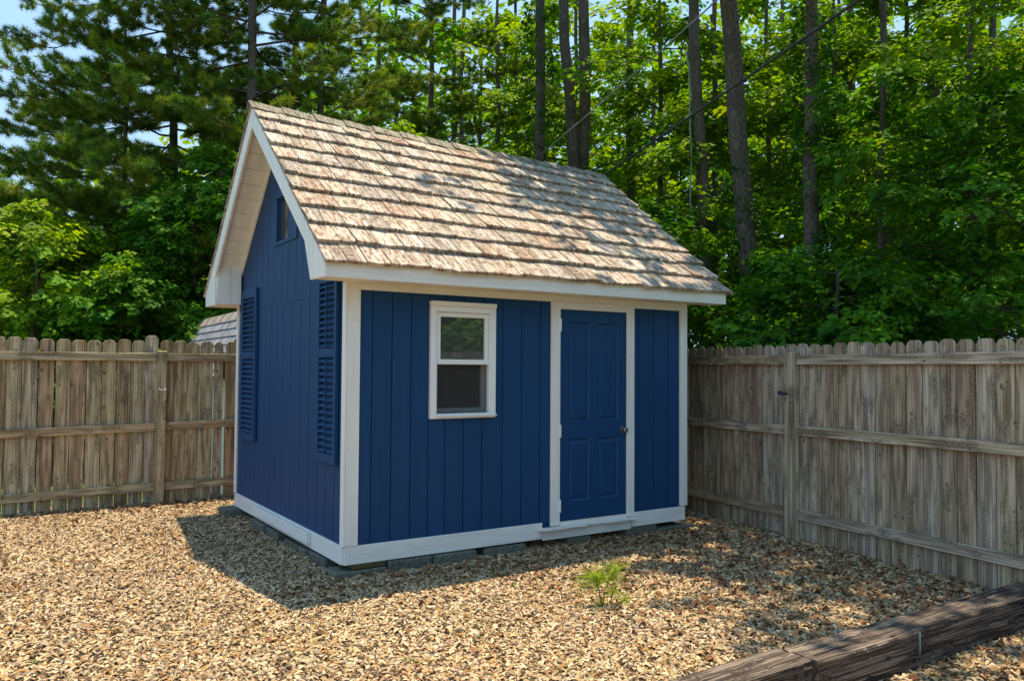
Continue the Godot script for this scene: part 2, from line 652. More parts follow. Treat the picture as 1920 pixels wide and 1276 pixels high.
	build_shutter(shed, -0.131, -0.545, true)
	build_shutter(shed, -2.29, -2.80, false)

func build_window(shed: Node3D) -> void:
	var W := Color.WHITE
	var win := Node3D.new()
	win.name = "window"
	shed.add_child(win)
	var mb := MB.new()
	# outer casing
	mb.bx(Vector3(0.688, 1.153, -0.01), Vector3(0.735, 2.045, 0.03), 0.004, W)
	mb.bx(Vector3(1.25, 1.153, -0.01), Vector3(1.29, 2.045, 0.03), 0.004, W)
	mb.bx(Vector3(0.735, 1.153, -0.01), Vector3(1.25, 1.192, 0.03), 0.004, W)
	mb.bx(Vector3(0.735, 2.0, -0.01), Vector3(1.25, 2.045, 0.03), 0.004, W)
	# inner stop
	mb.bx(Vector3(0.735, 1.192, -0.08), Vector3(0.752, 2.0, 0.012), 0.002, W)
	mb.bx(Vector3(1.232, 1.192, -0.08), Vector3(1.25, 2.0, 0.012), 0.002, W)
	part(win, "frame", mb, M.vinyl)
	mb = MB.new()
	mb.bx(Vector3(0.684, 2.046, -0.005), Vector3(1.288, 2.082, 0.045), 0.004, W, 0)
	part(win, "head_trim", mb, M.white)
	mb = MB.new()
	mb.bx(Vector3(0.74, 1.18, 0.0305), Vector3(1.294, 1.166, 0.046), 0.003, W, 0)
	part(win, "sill", mb, M.white)
	# upper sash (outer), lower sash (inner)
	mb = MB.new()
	mb.bx(Vector3(0.754, 1.585, -0.03), Vector3(0.785, 1.998, 0.004), 0.003, W)
	mb.bx(Vector3(1.197, 1.585, -0.03), Vector3(1.23, 1.998, 0.004), 0.003, W)
	mb.bx(Vector3(0.785, 1.962, -0.03), Vector3(1.197, 1.998, 0.004), 0.003, W)
	mb.bx(Vector3(0.754, 1.582, -0.029), Vector3(1.232, 1.622, 0.016), 0.004, W)
	part(win, "upper_sash", mb, M.vinyl)
	mb = MB.new()
	mb.bx(Vector3(0.754, 1.193, -0.075), Vector3(0.778, 1.58, -0.034), 0.003, W)
	mb.bx(Vector3(1.188, 1.193, -0.075), Vector3(1.23, 1.58, -0.034), 0.003, W)
	mb.bx(Vector3(0.778, 1.193, -0.075), Vector3(1.188, 1.232, -0.034), 0.003, W)
	part(win, "lower_sash", mb, M.vinyl)
	mb = MB.new()
	mb.poly([Vector3(0.784, 1.62, -0.012), Vector3(1.198, 1.62, -0.012), Vector3(1.198, 1.964, -0.012), Vector3(0.784, 1.964, -0.012)], Vector3.BACK, W, [Vector2.ZERO, Vector2.RIGHT, Vector2.ONE, Vector2.DOWN])
	part(win, "pane", mb, M.glass)
	mb = MB.new()
	mb.poly([Vector3(0.777, 1.231, -0.055), Vector3(1.189, 1.231, -0.055), Vector3(1.189, 1.582, -0.055), Vector3(0.777, 1.582, -0.055)], Vector3.BACK, W, [Vector2.ZERO, Vector2.RIGHT, Vector2.ONE, Vector2.DOWN])
	part(win, "pane", mb, M.glass)
	mb = MB.new()
	mb.poly([Vector3(0.753, 1.193, -0.022), Vector3(1.231, 1.193, -0.022), Vector3(1.231, 1.583, -0.022), Vector3(0.753, 1.583, -0.022)], Vector3.BACK, W, [Vector2.ZERO, Vector2.RIGHT, Vector2.ONE, Vector2.DOWN])
	part(win, "insect_screen", mb, M.screen)

func build_door(shed: Node3D) -> void:
	var W := Color.WHITE
	var d0 := 1.9626
	var d1 := 2.7226
	var mb := MB.new()
	# casing
	mb = MB.new()
	mb.bx(Vector3(1.862, 0.2, 0.0), Vector3(1.958, 2.14, 0.022), 0.003, W, 1, uoff())
	part(shed, "door_casing", mb, M.white)
	mb = MB.new()
	mb.bx(Vector3(2.727, 0.2, 0.0), Vector3(2.814, 2.14, 0.022), 0.003, W, 1, uoff())
	part(shed, "door_casing", mb, M.white)
	mb = MB.new()
	mb.bx(Vector3(1.958, 2.074, 0.0), Vector3(2.727, 2.14, 0.0215), 0.002, W, 0, uoff())
	mb.bx(Vector3(1.862, 2.141, 0.0), Vector3(2.814, 2.189, 0.023), 0.002, W, 0, uoff())
	part(shed, "door_head", mb, M.white)
	mb = MB.new()
	mb.bx(Vector3(1.963, 0.176, -0.01), Vector3(2.722, 0.226, 0.02), 0.003, W, 0, uoff())
	part(shed, "threshold", mb, M.white)
	# weathered sill with a ragged front edge
	var o := PackedVector2Array([Vector2(1.725, 0.0), Vector2(2.825, 0.0)])
	for i in 15:
		var x := 2.825 - 1.1 * (i + 0.2) / 14.6
		o.append(Vector2(x, 0.06 + R(-0.012, 0.006) - (0.02 if i > 4 and i < 8 else 0.0)))
	mb = MB.new()
	mb.prism(o, 0.0, 0.019, Transform3D(Basis(Vector3(1, 0, 0), Vector3(0, 0, 1), Vector3(0, 1, 0)), Vector3(0, 0.177, 0.0165)), 0.004, tone(0.9, 0.95), uoff())
	part(shed, "door_sill", mb, M.white)
	# leaf: stiles, rails, four panels
	var door := Node3D.new()
	door.name = "door"
	shed.add_child(door)
	var cols := [[2.06, 2.296], [2.393, 2.633]]
	var rows := [[0.395, 0.937], [1.087, 1.968]]
	var zf := 0.002
	mb = MB.new()
	var uo := uoff()
	mb.bx(Vector3(d0, 0.235, -0.012), Vector3(cols[0][0], 2.069, zf), 0.0, W, 1, uo)
	mb.bx(Vector3(cols[1][1], 0.235, -0.012), Vector3(d1, 2.069, zf), 0.0, W, 1, uo)
	mb.bx(Vector3(cols[0][1], 0.235, -0.012), Vector3(cols[1][0], 2.069, zf), 0.0, W, 1, uo)
	for c in cols:
		mb.bx(Vector3(c[0], 0.235, -0.012), Vector3(c[1], rows[0][0], zf), 0.0, W, 1, uo)
		mb.bx(Vector3(c[0], rows[0][1], -0.012), Vector3(c[1], rows[1][0], zf), 0.0, W, 1, uo)
		mb.bx(Vector3(c[0], rows[1][1], -0.012), Vector3(c[1], 2.069, zf), 0.0, W, 1, uo)
	part(door, "leaf", mb, M.door)
	for c in cols:
		for r in rows:
			mb = MB.new()
			# sunk moulding that slopes in, then a raised field
			var lo := Vector2(c[0], r[0])
			var hi := Vector2(c[1], r[1])
			var rings := [[0.0, zf], [0.012, -0.0095], [0.02, -0.0095], [0.045, -0.001]]
			for k in rings.size() - 1:
				var i0: float = rings[k][0]
				var i1: float = rings[k + 1][0]
				var z0: float = rings[k][1]
				var z1: float = rings[k + 1][1]
				var A := [Vector3(lo.x + i0, lo.y + i0, z0), Vector3(hi.x - i0, lo.y + i0, z0), Vector3(hi.x - i0, hi.y - i0, z0), Vector3(lo.x + i0, hi.y - i0, z0)]
				var B := [Vector3(lo.x + i1, lo.y + i1, z1), Vector3(hi.x - i1, lo.y + i1, z1), Vector3(hi.x - i1, hi.y - i1, z1), Vector3(lo.x + i1, hi.y - i1, z1)]
				for e in 4:
					var f := (e + 1) % 4
					mb.poly([A[e], A[f], B[f], B[e]], Vector3.BACK, W, [Vector2(A[e].x, A[e].y), Vector2(A[f].x, A[f].y), Vector2(B[f].x, B[f].y), Vector2(B[e].x, B[e].y)])
			mb.poly([Vector3(lo.x + 0.045, lo.y + 0.045, -0.001), Vector3(hi.x - 0.045, lo.y + 0.045, -0.001), Vector3(hi.x - 0.045, hi.y - 0.045, -0.001), Vector3(lo.x + 0.045, hi.y - 0.045, -0.001)], Vector3.BACK, W, [lo, Vector2(hi.x, lo.y), hi, Vector2(lo.x, hi.y)])
			part(door, "panel", mb, M.door)
	# knob on a rose
	mb = MB.new()
	var prof := [[0.0, 0.002], [0.033, 0.003], [0.033, 0.008], [0.014, 0.012], [0.012, 0.03], [0.02, 0.036], [0.027, 0.048], [0.026, 0.058], [0.017, 0.066], [0.001, 0.068]]
	for k in prof.size() - 1:
		for s in 14:
			var a0 := TAU * s / 14.0
			var a1 := TAU * (s + 1) / 14.0
			var q := []
			for e in [[k, a0], [k, a1], [k + 1, a1], [k + 1, a0]]:
				q.append(Vector3(2.681 + prof[e[0]][0] * cos(e[1]), 0.997 + prof[e[0]][0] * sin(e[1]), prof[e[0]][1]))
			mb.poly(q, Vector3(cos(a0), sin(a0), 0.6), W, [Vector2.ZERO, Vector2.ZERO, Vector2.ZERO, Vector2.ZERO])
	part(door, "knob", mb, M.metal)
	for y in [1.935, 1.012, 0.365]:
		mb = MB.new()
		mb.bx(Vector3(1.935, y - 0.05, 0.0225), Vector3(1.955, y + 0.05, 0.0255), 0.0, W)
		mb.tube([Vector3(1.9605, y - 0.055, 0.018), Vector3(1.9605, y + 0.055, 0.018)], [0.009, 0.009], 8, W)
		part(door, "hinge", mb, M.vinyl)

func build_gable_window(shed: Node3D) -> void:
	var W := Color.WHITE
	var win := Node3D.new()
	win.name = "gable_window"
	shed.add_child(win)
	var mb := MB.new()
	mb.bx(Vector3(-0.016, 2.665, -1.775), Vector3(0.06, 2.70, -1.145), 0.002, W, 2)
	mb.bx(Vector3(-0.016, 3.10, -1.775), Vector3(0.06, 3.125, -1.145), 0.002, W, 2)
	mb.bx(Vector3(-0.015, 2.70, -1.775), Vector3(0.06, 3.10, -1.725), 0.002, W, 1)
	mb.bx(Vector3(-0.015, 2.70, -1.195), Vector3(0.06, 3.10, -1.145), 0.002, W, 1)
	mb.bx(Vector3(0.012, 2.70, -1.475), Vector3(0.04, 3.10, -1.445), 0.002, W, 1)
	part(win, "frame", mb, M.blue)
	for q in [[-1.725, -1.475], [-1.445, -1.195]]:
		mb = MB.new()
		mb.poly([Vector3(0.026, 2.70, q[0]), Vector3(0.026, 2.70, q[1]), Vector3(0.026, 3.10, q[1]), Vector3(0.026, 3.10, q[0])], Vector3.LEFT, W, [Vector2.ZERO, Vector2.RIGHT, Vector2.ONE, Vector2.DOWN])
		part(win, "pane", mb, M.glass)

func build_shutter(shed: Node3D, z0: float, z1: float, double: bool) -> void:
	var W := Color.WHITE
	var s := Node3D.new()
	s.name = "shutter"
	shed.add_child(s, true)
	var y0 := 0.82
	var y1 := 2.33 if not double else 2.30
	var ym := 1.665
	var st := 0.045
	var xo := -0.036
	var mb := MB.new()
	for q in [[z0, z0 - st], [z1 + st, z1]]:
		mb.bx(Vector3(xo, y0, q[1]), Vector3(-0.006, y1, q[0]), 0.002, W, 1, uoff())
	for q in [[y0, y0 + 0.07], [ym - 0.035, ym + 0.035], [y1 - 0.09, y1]]:
		mb.bx(Vector3(xo + 0.002, q[0], z1 + st), Vector3(-0.006, q[1], z0 - st), 0.001, W, 2, uoff())
	part(s, "frame", mb, M.blue)
	var zm := (z0 + z1) / 2.0
	if double:
		mb = MB.new()
		mb.bx(Vector3(xo - 0.006, y0 + 0.085, zm - 0.006), Vector3(xo + 0.003, ym - 0.045, zm + 0.006), 0.001, W, 1)
		mb.bx(Vector3(xo - 0.006, ym + 0.045, zm - 0.006), Vector3(xo + 0.003, y1 - 0.10, zm + 0.006), 0.001, W, 1)
		part(s, "tilt_rod", mb, M.blue)
	for seg in [[y0 + 0.07, ym - 0.035], [ym + 0.035, y1 - 0.09]]:
		var k := int(round((seg[1] - seg[0]) / 0.048))
		for i in k:
			var y: float = lerpf(seg[0], seg[1], (i + 0.5) / k)
			mb = MB.new()
			var b := Basis(Vector3(0, 0, 1), deg_to_rad(42.0 + R(-2, 2)))
			mb.box(Transform3D(b, Vector3(-0.02, y, zm)), Vector3(0.042, 0.007, absf(z1 - z0) - 2.0 * st - 0.002), 0.0015, W, 2, uoff())
			part(s, "slat", mb, M.blue)

func slope_point(x: float, t: float, lift: float) -> Vector3:
	# front slope: t = 0 at the eave, 1 at the ridge
	var e := Vector3(x, 2.302, 0.285)
	var r := Vector3(x, ridge_y(x), RIDGE_Z)
	var d := (r - e).normalized()
	var nrm := Vector3(1, 0, 0).cross(d).normalized()
	if nrm.y < 0.0:
		nrm = -nrm
	return e.lerp(r, t) + nrm * lift

func build_roof(shed: Node3D) -> void:
	var W := Color.WHITE
	var roof := Node3D.new()
	roof.name = "roof"
	shed.add_child(roof)
	# decks
	var mb := MB.new()
	var L := ROOF_L + 0.02
	var Rr := ROOF_R - 0.02
	var d := Vector3(0, -0.06, 0)
	var eL := Vector3(L, 2.30, 0.255)
	var eR := Vector3(Rr, 2.30, 0.255)
	var rL := Vector3(L, ridge_y(L), RIDGE_Z)
	var rR := Vector3(Rr, ridge_y(Rr), RIDGE_Z)
	mb.hexa([eL + d, eR + d, rR + d, rL + d, eL, eR, rR, rL], W)
	var bL := Vector3(L, 2.30, -3.29)
	var bR := Vector3(Rr, 2.30, -3.29)
	var off := Vector3(0, 0, -0.002)
	mb.hexa([bL + d, bR + d, rR + d + off, rL + d + off, bL, bR, rR + off, rL + off], W)
	part(roof, "deck", mb, M.fence)
	# rake boards at both ends
	var fo := PackedVector2Array([Vector2(RIDGE_Z, 3.894), Vector2(0.262, 2.303), Vector2(0.283, 2.184), Vector2(-0.017, 2.187), Vector2(-0.152, 2.485), Vector2(RIDGE_Z, 3.705)])
	var bo := PackedVector2Array([Vector2(RIDGE_Z - 0.002, 3.894), Vector2(-3.30, 2.303), Vector2(-3.305, 2.186), Vector2(-2.88, 2.18), Vector2(-2.92, 2.464), Vector2(RIDGE_Z - 0.002, 3.705)])
	for o in [fo, bo]:
		mb = MB.new()
		mb.prism(o, 0.0, 0.022, gxf(ROOF_L + 0.022), 0.002, W, uoff())
		part(roof, "rake_board", mb, M.white)
		mb = MB.new()
		var far_o: PackedVector2Array = o.duplicate()
		far_o[0].y -= 0.088
		far_o[5].y -= 0.088
		mb.prism(far_o, 0.0, 0.02, Transform3D(Basis(Vector3(0, 0, 1), Vector3(0, 1, 0), Vector3(1, 0, 0)), Vector3(ROOF_R - 0.02, 0, 0)), 0.002, W, uoff())
		part(roof, "rake_board", mb, M.white)
	# sloping soffit boards under the gable overhang
	for side in 2:
		var k := 10
		for i in k:
			var t0 := (i + 0.0) / k
			var t1 := (i + 1.0) / k - 0.006
			var za: float
			var zb: float
			if side == 0:
				za = lerpf(-2.89, RIDGE_Z - 0.002, t0)
				zb = lerpf(-2.89, RIDGE_Z - 0.002, t1)
			else:
				za = lerpf(-0.02, RIDGE_Z + 0.002, t0)
				zb = lerpf(-0.02, RIDGE_Z + 0.002, t1)
			var ya := roof_y(za) - 0.115
			var yb := roof_y(zb) - 0.115
			mb = MB.new()
			var q := []
			for h in [0.0, 0.012]:
				q.append_array([Vector3(-0.258, ya + h, za), Vector3(-0.001, ya + h, za), Vector3(-0.001, yb + h, zb), Vector3(-0.258, yb + h, zb)])
			mb.hexa(q, tone(0.97, 1.02), uoff())
			part(roof, "soffit_board", mb, M.white)
	# trim where the sloping soffit meets the wall
	mb = MB.new()
	for q in [[-2.93, RIDGE_Z - 0.002], [-0.05, RIDGE_Z + 0.002]]:
		var c0 := Vector3(-0.022, roof_y(q[0]) - 0.165, q[0])
		var c1 := Vector3(-0.022, roof_y(q[1]) - 0.165, q[1])
		var px := Vector3(0.021, 0, 0)
		var py := Vector3(0, 0.049, 0)
		mb.hexa([c0, c0 + px, c1 + px, c1, c0 + py, c0 + px + py, c1 + px + py, c1 + py], W)
	part(roof, "soffit_trim", mb, M.white)
	# boxed returns at the eave corners
	for q in [[-0.018, 0.262], [-2.885, -3.288]]:
		for xx in [[-0.257, -0.13], [-0.126, -0.021]]:
			mb = MB.new()
			var z0: float = q[0]
			var z1: float = q[1]
			mb.prism(PackedVector2Array([Vector2(z0, 2.192), Vector2(z1, 2.192), Vector2(z1, roof_y(z1) - 0.064), Vector2(z0, roof_y(z0) - 0.064 - 0.04)]), 0.0, absf(xx[1] - xx[0]), gxf(xx[1]), 0.001, W, uoff())
			part(roof, "eave_return", mb, M.white)
	# eave soffits, fascias
	for q in [[0.003, 0.262], [-3.288, WALL_B - 0.003]]:
		mb = MB.new()
		mb.bx(Vector3(-0.02, 2.19, q[0]), Vector3(ROOF_R - 0.025, 2.202, q[1]), 0.0, W, 0, uoff())
		part(roof, "eave_soffit", mb, M.white)
	for q in [[0.263, 0.285], [-3.31, -3.289]]:
		mb = MB.new()
		mb.bx(Vector3(ROOF_L + 0.001, 2.183, q[0]), Vector3(ROOF_R - 0.001, 2.288, q[1]), 0.003, W, 0, uoff())
		part(roof, "fascia", mb, M.white)
	# starter pieces that show under the first course
	var x := ROOF_L + 0.002
	while x < ROOF_R:
		var w := R(0.12, 0.26)
		mb = MB.new()
		mb.bx(Vector3(x, 2.2885, 0.2), Vector3(minf(x + w, ROOF_R), 2.303, 0.297 + R(-0.006, 0.004)), 0.001, tone(0.85, 1.0), 2, uoff())
		part(roof, "starter_shingle", mb, M.white)
		x += w + 0.004
	# shingle courses on the front slope
	var courses := 10
	var tints := [Color(1.0, 0.94, 0.88), Color(0.95, 0.92, 0.88), Color(0.98, 0.87, 0.79), Color(0.85, 0.82, 0.77), Color(1.06, 1.0, 0.93), Color(0.80, 0.68, 0.59), Color(0.76, 0.75, 0.74), Color(0.9, 0.9, 0.82)]
	for k in courses:
		x = ROOF_L - 0.012 + R(-0.006, 0.004)
		while x < ROOF_R + 0.02:
			var w := R(0.095, 0.205)
			var xe := minf(x + w, ROOF_R + 0.035 + R(0, 0.01))
			if ROOF_R + 0.03 - xe < 0.06:
				xe = ROOF_R + 0.035
			var tb := (k - 0.16) / float(courses) + R(-0.0045, 0.0045)
			var tt := minf(tb + 1.42 / courses, 1.005)
			var th := R(0.022, 0.034)
			var lift := R(0.012, 0.019)
			if k == 0:
				lift = 0.004
			var sk := R(-0.0025, 0.0025)
			var cup := R(-0.002, 0.004)
			var col: Color = tints[rng.randi() % tints.size()] * R(0.9, 1.08)
			mb = MB.new()
			var uo := uoff()
			# 3 points across the butt, so that it can cup
			var xa := x + R(0.0, 0.002)
			var xm := (x + xe) / 2.0 + R(-0.01, 0.01)
			var ragged := [R(-0.003, 0.003), R(-0.003, 0.003), R(-0.003, 0.003)]
			var P := func(px: float, t: float, l: float) -> Vector3:
				return slope_point(px, t, l)
			var bt := [P.call(xa, tb + ragged[0], lift + th + cup), P.call(xm, tb + ragged[1], lift + th - cup), P.call(xe, tb + ragged[2], lift + th + cup)]
			var bb := [P.call(xa, tb + ragged[0] + 0.001, lift), P.call(xm, tb + ragged[1] + 0.001, lift), P.call(xe, tb + ragged[2] + 0.001, lift)]
			var be := [P.call(xa, tb + ragged[0] + 0.0025, lift + th + cup + 0.002), P.call(xm, tb + ragged[1] + 0.0025, lift + th - cup + 0.002), P.call(xe, tb + ragged[2] + 0.0025, lift + th + cup + 0.002)]
			var tp := [P.call(xa + sk, tt, 0.006), P.call(xm + sk, tt, 0.006), P.call(xe + sk, tt, 0.006)]
			var ln := 0.35
			var up := Vector3(0, 1, 0.8)
			for e in 2:
				var u0: float = bt[e].x
				var u1: float = bt[e + 1].x
				mb.poly([be[e], be[e + 1], tp[e + 1], tp[e]], up, col, [uo + Vector2(u0, 0), uo + Vector2(u1, 0), uo + Vector2(u1, ln), uo + Vector2(u0, ln)])
				mb.poly([bt[e], bt[e + 1], be[e + 1], be[e]], Vector3(0, 0.3, 1), col, [uo + Vector2(u0, -0.004), uo + Vector2(u1, -0.004), uo + Vector2(u1, 0), uo + Vector2(u0, 0)])
				mb.poly([bb[e], bb[e + 1], bt[e + 1], bt[e]], Vector3(0, -0.5, 1), col, [uo + Vector2(u0, -0.02), uo + Vector2(u1, -0.02), uo + Vector2(u1, -0.004), uo + Vector2(u0, -0.004)])
				mb.poly([bb[e], bb[e + 1], tp[e + 1], tp[e]], -up, col, [uo, uo, uo, uo])
			mb.poly([bb[0], bt[0], be[0], tp[0]], Vector3.LEFT, col, [uo, uo + Vector2(0.02, 0), uo + Vector2(0.02, 0.003), uo + Vector2(0.0, ln)])
			mb.poly([bb[2], bt[2], be[2], tp[2]], Vector3.RIGHT, col, [uo, uo + Vector2(0.02, 0), uo + Vector2(0.02, 0.003), uo + Vector2(0.0, ln)])
			part(roof, "shingle", mb, M.shingle)
			x = xe + R(0.002, 0.007)
			if xe >= ROOF_R + 0.02:
				break
	# long courses on the slope that faces away
	for k in 10:
		var t0 := (k - 0.12) / 10.0
		var t1 := minf(t0 + 0.14, 1.0)
		mb = MB.new()
		var pts := []
		for h in [[0.004, 0.002], [0.03, 0.008]]:
			for q in [[ROOF_L - 0.014, t0, 0], [ROOF_R + 0.03, t0, 0], [ROOF_R + 0.03, t1, 1], [ROOF_L - 0.014, t1, 1]]:
				var e := Vector3(q[0], 2.302, -3.305)
				var r := Vector3(q[0], ridge_y(q[0]), RIDGE_Z - 0.004)
				pts.append(e.lerp(r, q[1]) + Vector3(0, 0.7, -0.7) * h[q[2]])
		mb.hexa(pts, tints[rng.randi() % tints.size()], uoff())
		part(roof, "shingle_course", mb, M.shingle)
	# ridge caps, each lapping the one to its right end
	var n := 14
	for i in n:
		var xa := ROOF_L - 0.03 + (ROOF_R - ROOF_L + 0.11) * i / n
		var xb := xa + (ROOF_R - ROOF_L + 0.11) / n + 0.05
		if i == n - 1:
			xb = ROOF_R + 0.08
		for side in [1.0, -1.0]:
			mb = MB.new()
			var sl := 0.86 if side > 0.0 else 0.96
			var w := R(0.125, 0.14)
			var dn := Vector3(0, -sl, side).normalized() * w
			var up := Vector3(0, 1, side * sl).normalized()
			var col := tone(0.46, 0.62) * Color(0.96, 1.0, 0.88)
			var ya := ridge_y(xa) + 0.034
			var yb := ridge_y(xb) + 0.018
			var a := Vector3(xa, ya, RIDGE_Z - side * 0.004)
			var b := Vector3(xb, yb, RIDGE_Z - side * 0.004)
			var j := R(-0.006, 0.006)
			mb.hexa([a, b, b + dn, a + dn + Vector3(j, 0, 0), a + up * 0.019, b + up * 0.015, b + dn + up * 0.015, a + dn + up * 0.019 + Vector3(j, 0, 0)], col, uoff())
			part(roof, "ridge_cap", mb, M.shingle)

# ---------- fences ----------
func picket_outline(w: float, y0: float, y1: float) -> PackedVector2Array:
	var h := w / 2.0
	return PackedVector2Array([Vector2(-h, y0), Vector2(h, y0), Vector2(h, y1 - 0.042), Vector2(h - 0.014, y1 - 0.016), Vector2(h - 0.034, y1), Vector2(-h + 0.034, y1), Vector2(-h + 0.014, y1 - 0.016), Vector2(-h, y1 - 0.042)])

func fence_run(f: Node3D, a: Vector3, b: Vector3, first_gap: float, gap: float, rails: Array, posts: Array, height: float, tint: Color) -> void:
	# a to b along the picket plane; the yard lies to the local +z side
	var d := (b - a)
	var ln := d.length()
	d /= ln
	var side := d.cross(Vector3.UP)   # towards the yard when walking a -> b with the yard on the right
	var basis := Basis(d, Vector3.UP, side)
	var s := first_gap
	while s < ln:
		var w := 0.139 + R(-0.004, 0.003)
		var top := height + R(-0.012, 0.010)
		var col := tint * R(0.70, 1.14)
		if f.has_meta("odd"):
			if absf(s - f.get_meta("odd")) < 0.075:
				top += 0.055
				col = Color(1.5, 1.25, 0.95)
			elif absf(s - f.get_meta("odd") - 0.74) < 0.075:
				w = 0.10
		col = Color(col.r, col.g * R(0.98, 1.02), col.b * R(0.94, 1.04))
		var mb := MB.new()
		var tilt := Basis(Vector3(0, 0, 1), R(-0.004, 0.004))
		mb.prism(picket_outline(w, 0.012 + R(-0.03, 0.012), top), -0.016 + R(-0.002, 0.002), 0.0, Transform3D(basis * tilt, a + d * (s + w / 2.0) + side * R(-0.0025, 0.0)), 0.0025, col, uoff())
		part(f, "picket", mb, M.fence)
		s += w + gap + R(-0.003, 0.004)
		if f.has_meta("odd") and w < 0.12:
			s += 0.02
	# rails between posts
	var stops: Array = posts.duplicate()
	stops.push_front(0.0)
	stops.append(ln)
	for i in stops.size() - 1:
		var s0: float = stops[i] + (0.05 if i > 0 else 0.0)
		var s1: float = stops[i + 1] - (0.05 if i < stops.size() - 2 else 0.0)
		if s1 - s0 < 0.1:
			continue
		for r in rails:
			var mb := MB.new()
			var y0: float = lerpf(r[0], r[1], s0 / ln)
			var y1: float = lerpf(r[0], r[1], s1 / ln)
			var p0 := a + d * s0 + Vector3(0, y0, 0)
			var p1 := a + d * s1 + Vector3(0, y1, 0)
			var dir := (p1 - p0).normalized()
			var bas := Basis(dir, side.cross(dir).normalized(), side)
			mb.box(Transform3D(bas, (p0 + p1) / 2.0 + side * 0.0205), Vector3(p0.distance_to(p1) - 0.004, 0.088, 0.039), 0.004, tint * R(0.85, 1.05), 0, uoff())
			part(f, "rail", mb, M.fence)
	for q in posts:
		var mb := MB.new()
		mb.box(Transform3D(basis * Basis(Vector3(0, 0, 1), R(-0.006, 0.006)), a + d * q + Vector3(0, 0.82, 0) + side * 0.051), Vector3(0.092, 1.80, 0.1), 0.006, tint * R(0.92, 1.08), 1, uoff())
		var p := part(f, "post", mb, M.fence)
		if f.has_meta("hook") and is_equal_approx(f.get_meta("hook"), q):
			var hk := MB.new()
			var c: Vector3 = a + d * q + side * 0.102
			if f.has_meta("odd"):
				hk.tube([c + Vector3(-0.03, 1.31, 0.002), c + Vector3(-0.025, 1.29, 0.012), c + Vector3(0.0, 1.285, 0.014), c + Vector3(0.035, 1.288, 0.016), c + Vector3(0.042, 1.302, 0.018)], [0.006, 0.007, 0.007, 0.007, 0.005], 6, Color.WHITE)
				part(p, "hook", hk, M.vinyl)
			else:
				hk.box(Transform3D(basis, c - d * 0.05 + Vector3(0, 1.337, 0) - side * 0.02), Vector3(0.12, 0.022, 0.05), 0.006, Color.WHITE)
				hk.box(Transform3D(basis * Basis(Vector3(0, 0, 1), 0.5), c - d * 0.115 + Vector3(0, 1.343, 0) - side * 0.02), Vector3(0.03, 0.03, 0.04), 0.005, Color.WHITE)
				part(p, "bracket", hk, M.iron)

func build_fences() -> void:
	var f := thing("picket_fence", "brown dog-ear picket fence behind the shed's shuttered end, one paler picket standing tall", "fence")
	# walk from the right corner to the left so that the yard (+z) is on the right-hand side of d x up
	f.set_meta("odd", 3.685)
	f.set_meta("hook", 3.83)
	fence_run(f, Vector3(-4.4, 0, -4.128), Vector3(4.80, 0, -4.128), 0.0, 0.0085, [[1.645, 1.66], [0.80, 0.98], [0.155, 0.27]], [1.40, 3.83, 6.25, 8.7], 1.835, Color(1.20, 1.03, 0.80))
	f.remove_meta("odd")
	f.remove_meta("hook")
	var g := thing("picket_fence", "grey-brown dog-ear picket fence meeting the railroad timber, dark bracket on its post", "fence")
	g.set_meta("hook", 5.03)
	var a := Vector3(4.80, 0, -4.10)
	var b := Vector3(3.30, 0, 5.55)
	fence_run(g, a, b, 0.05, 0.0075, [[1.64, 1.655], [0.95, 1.05], [0.18, 0.295]], [2.6, 5.03, 7.45], 1.79, Color(1.14, 1.05, 0.92))
	g.remove_meta("hook")

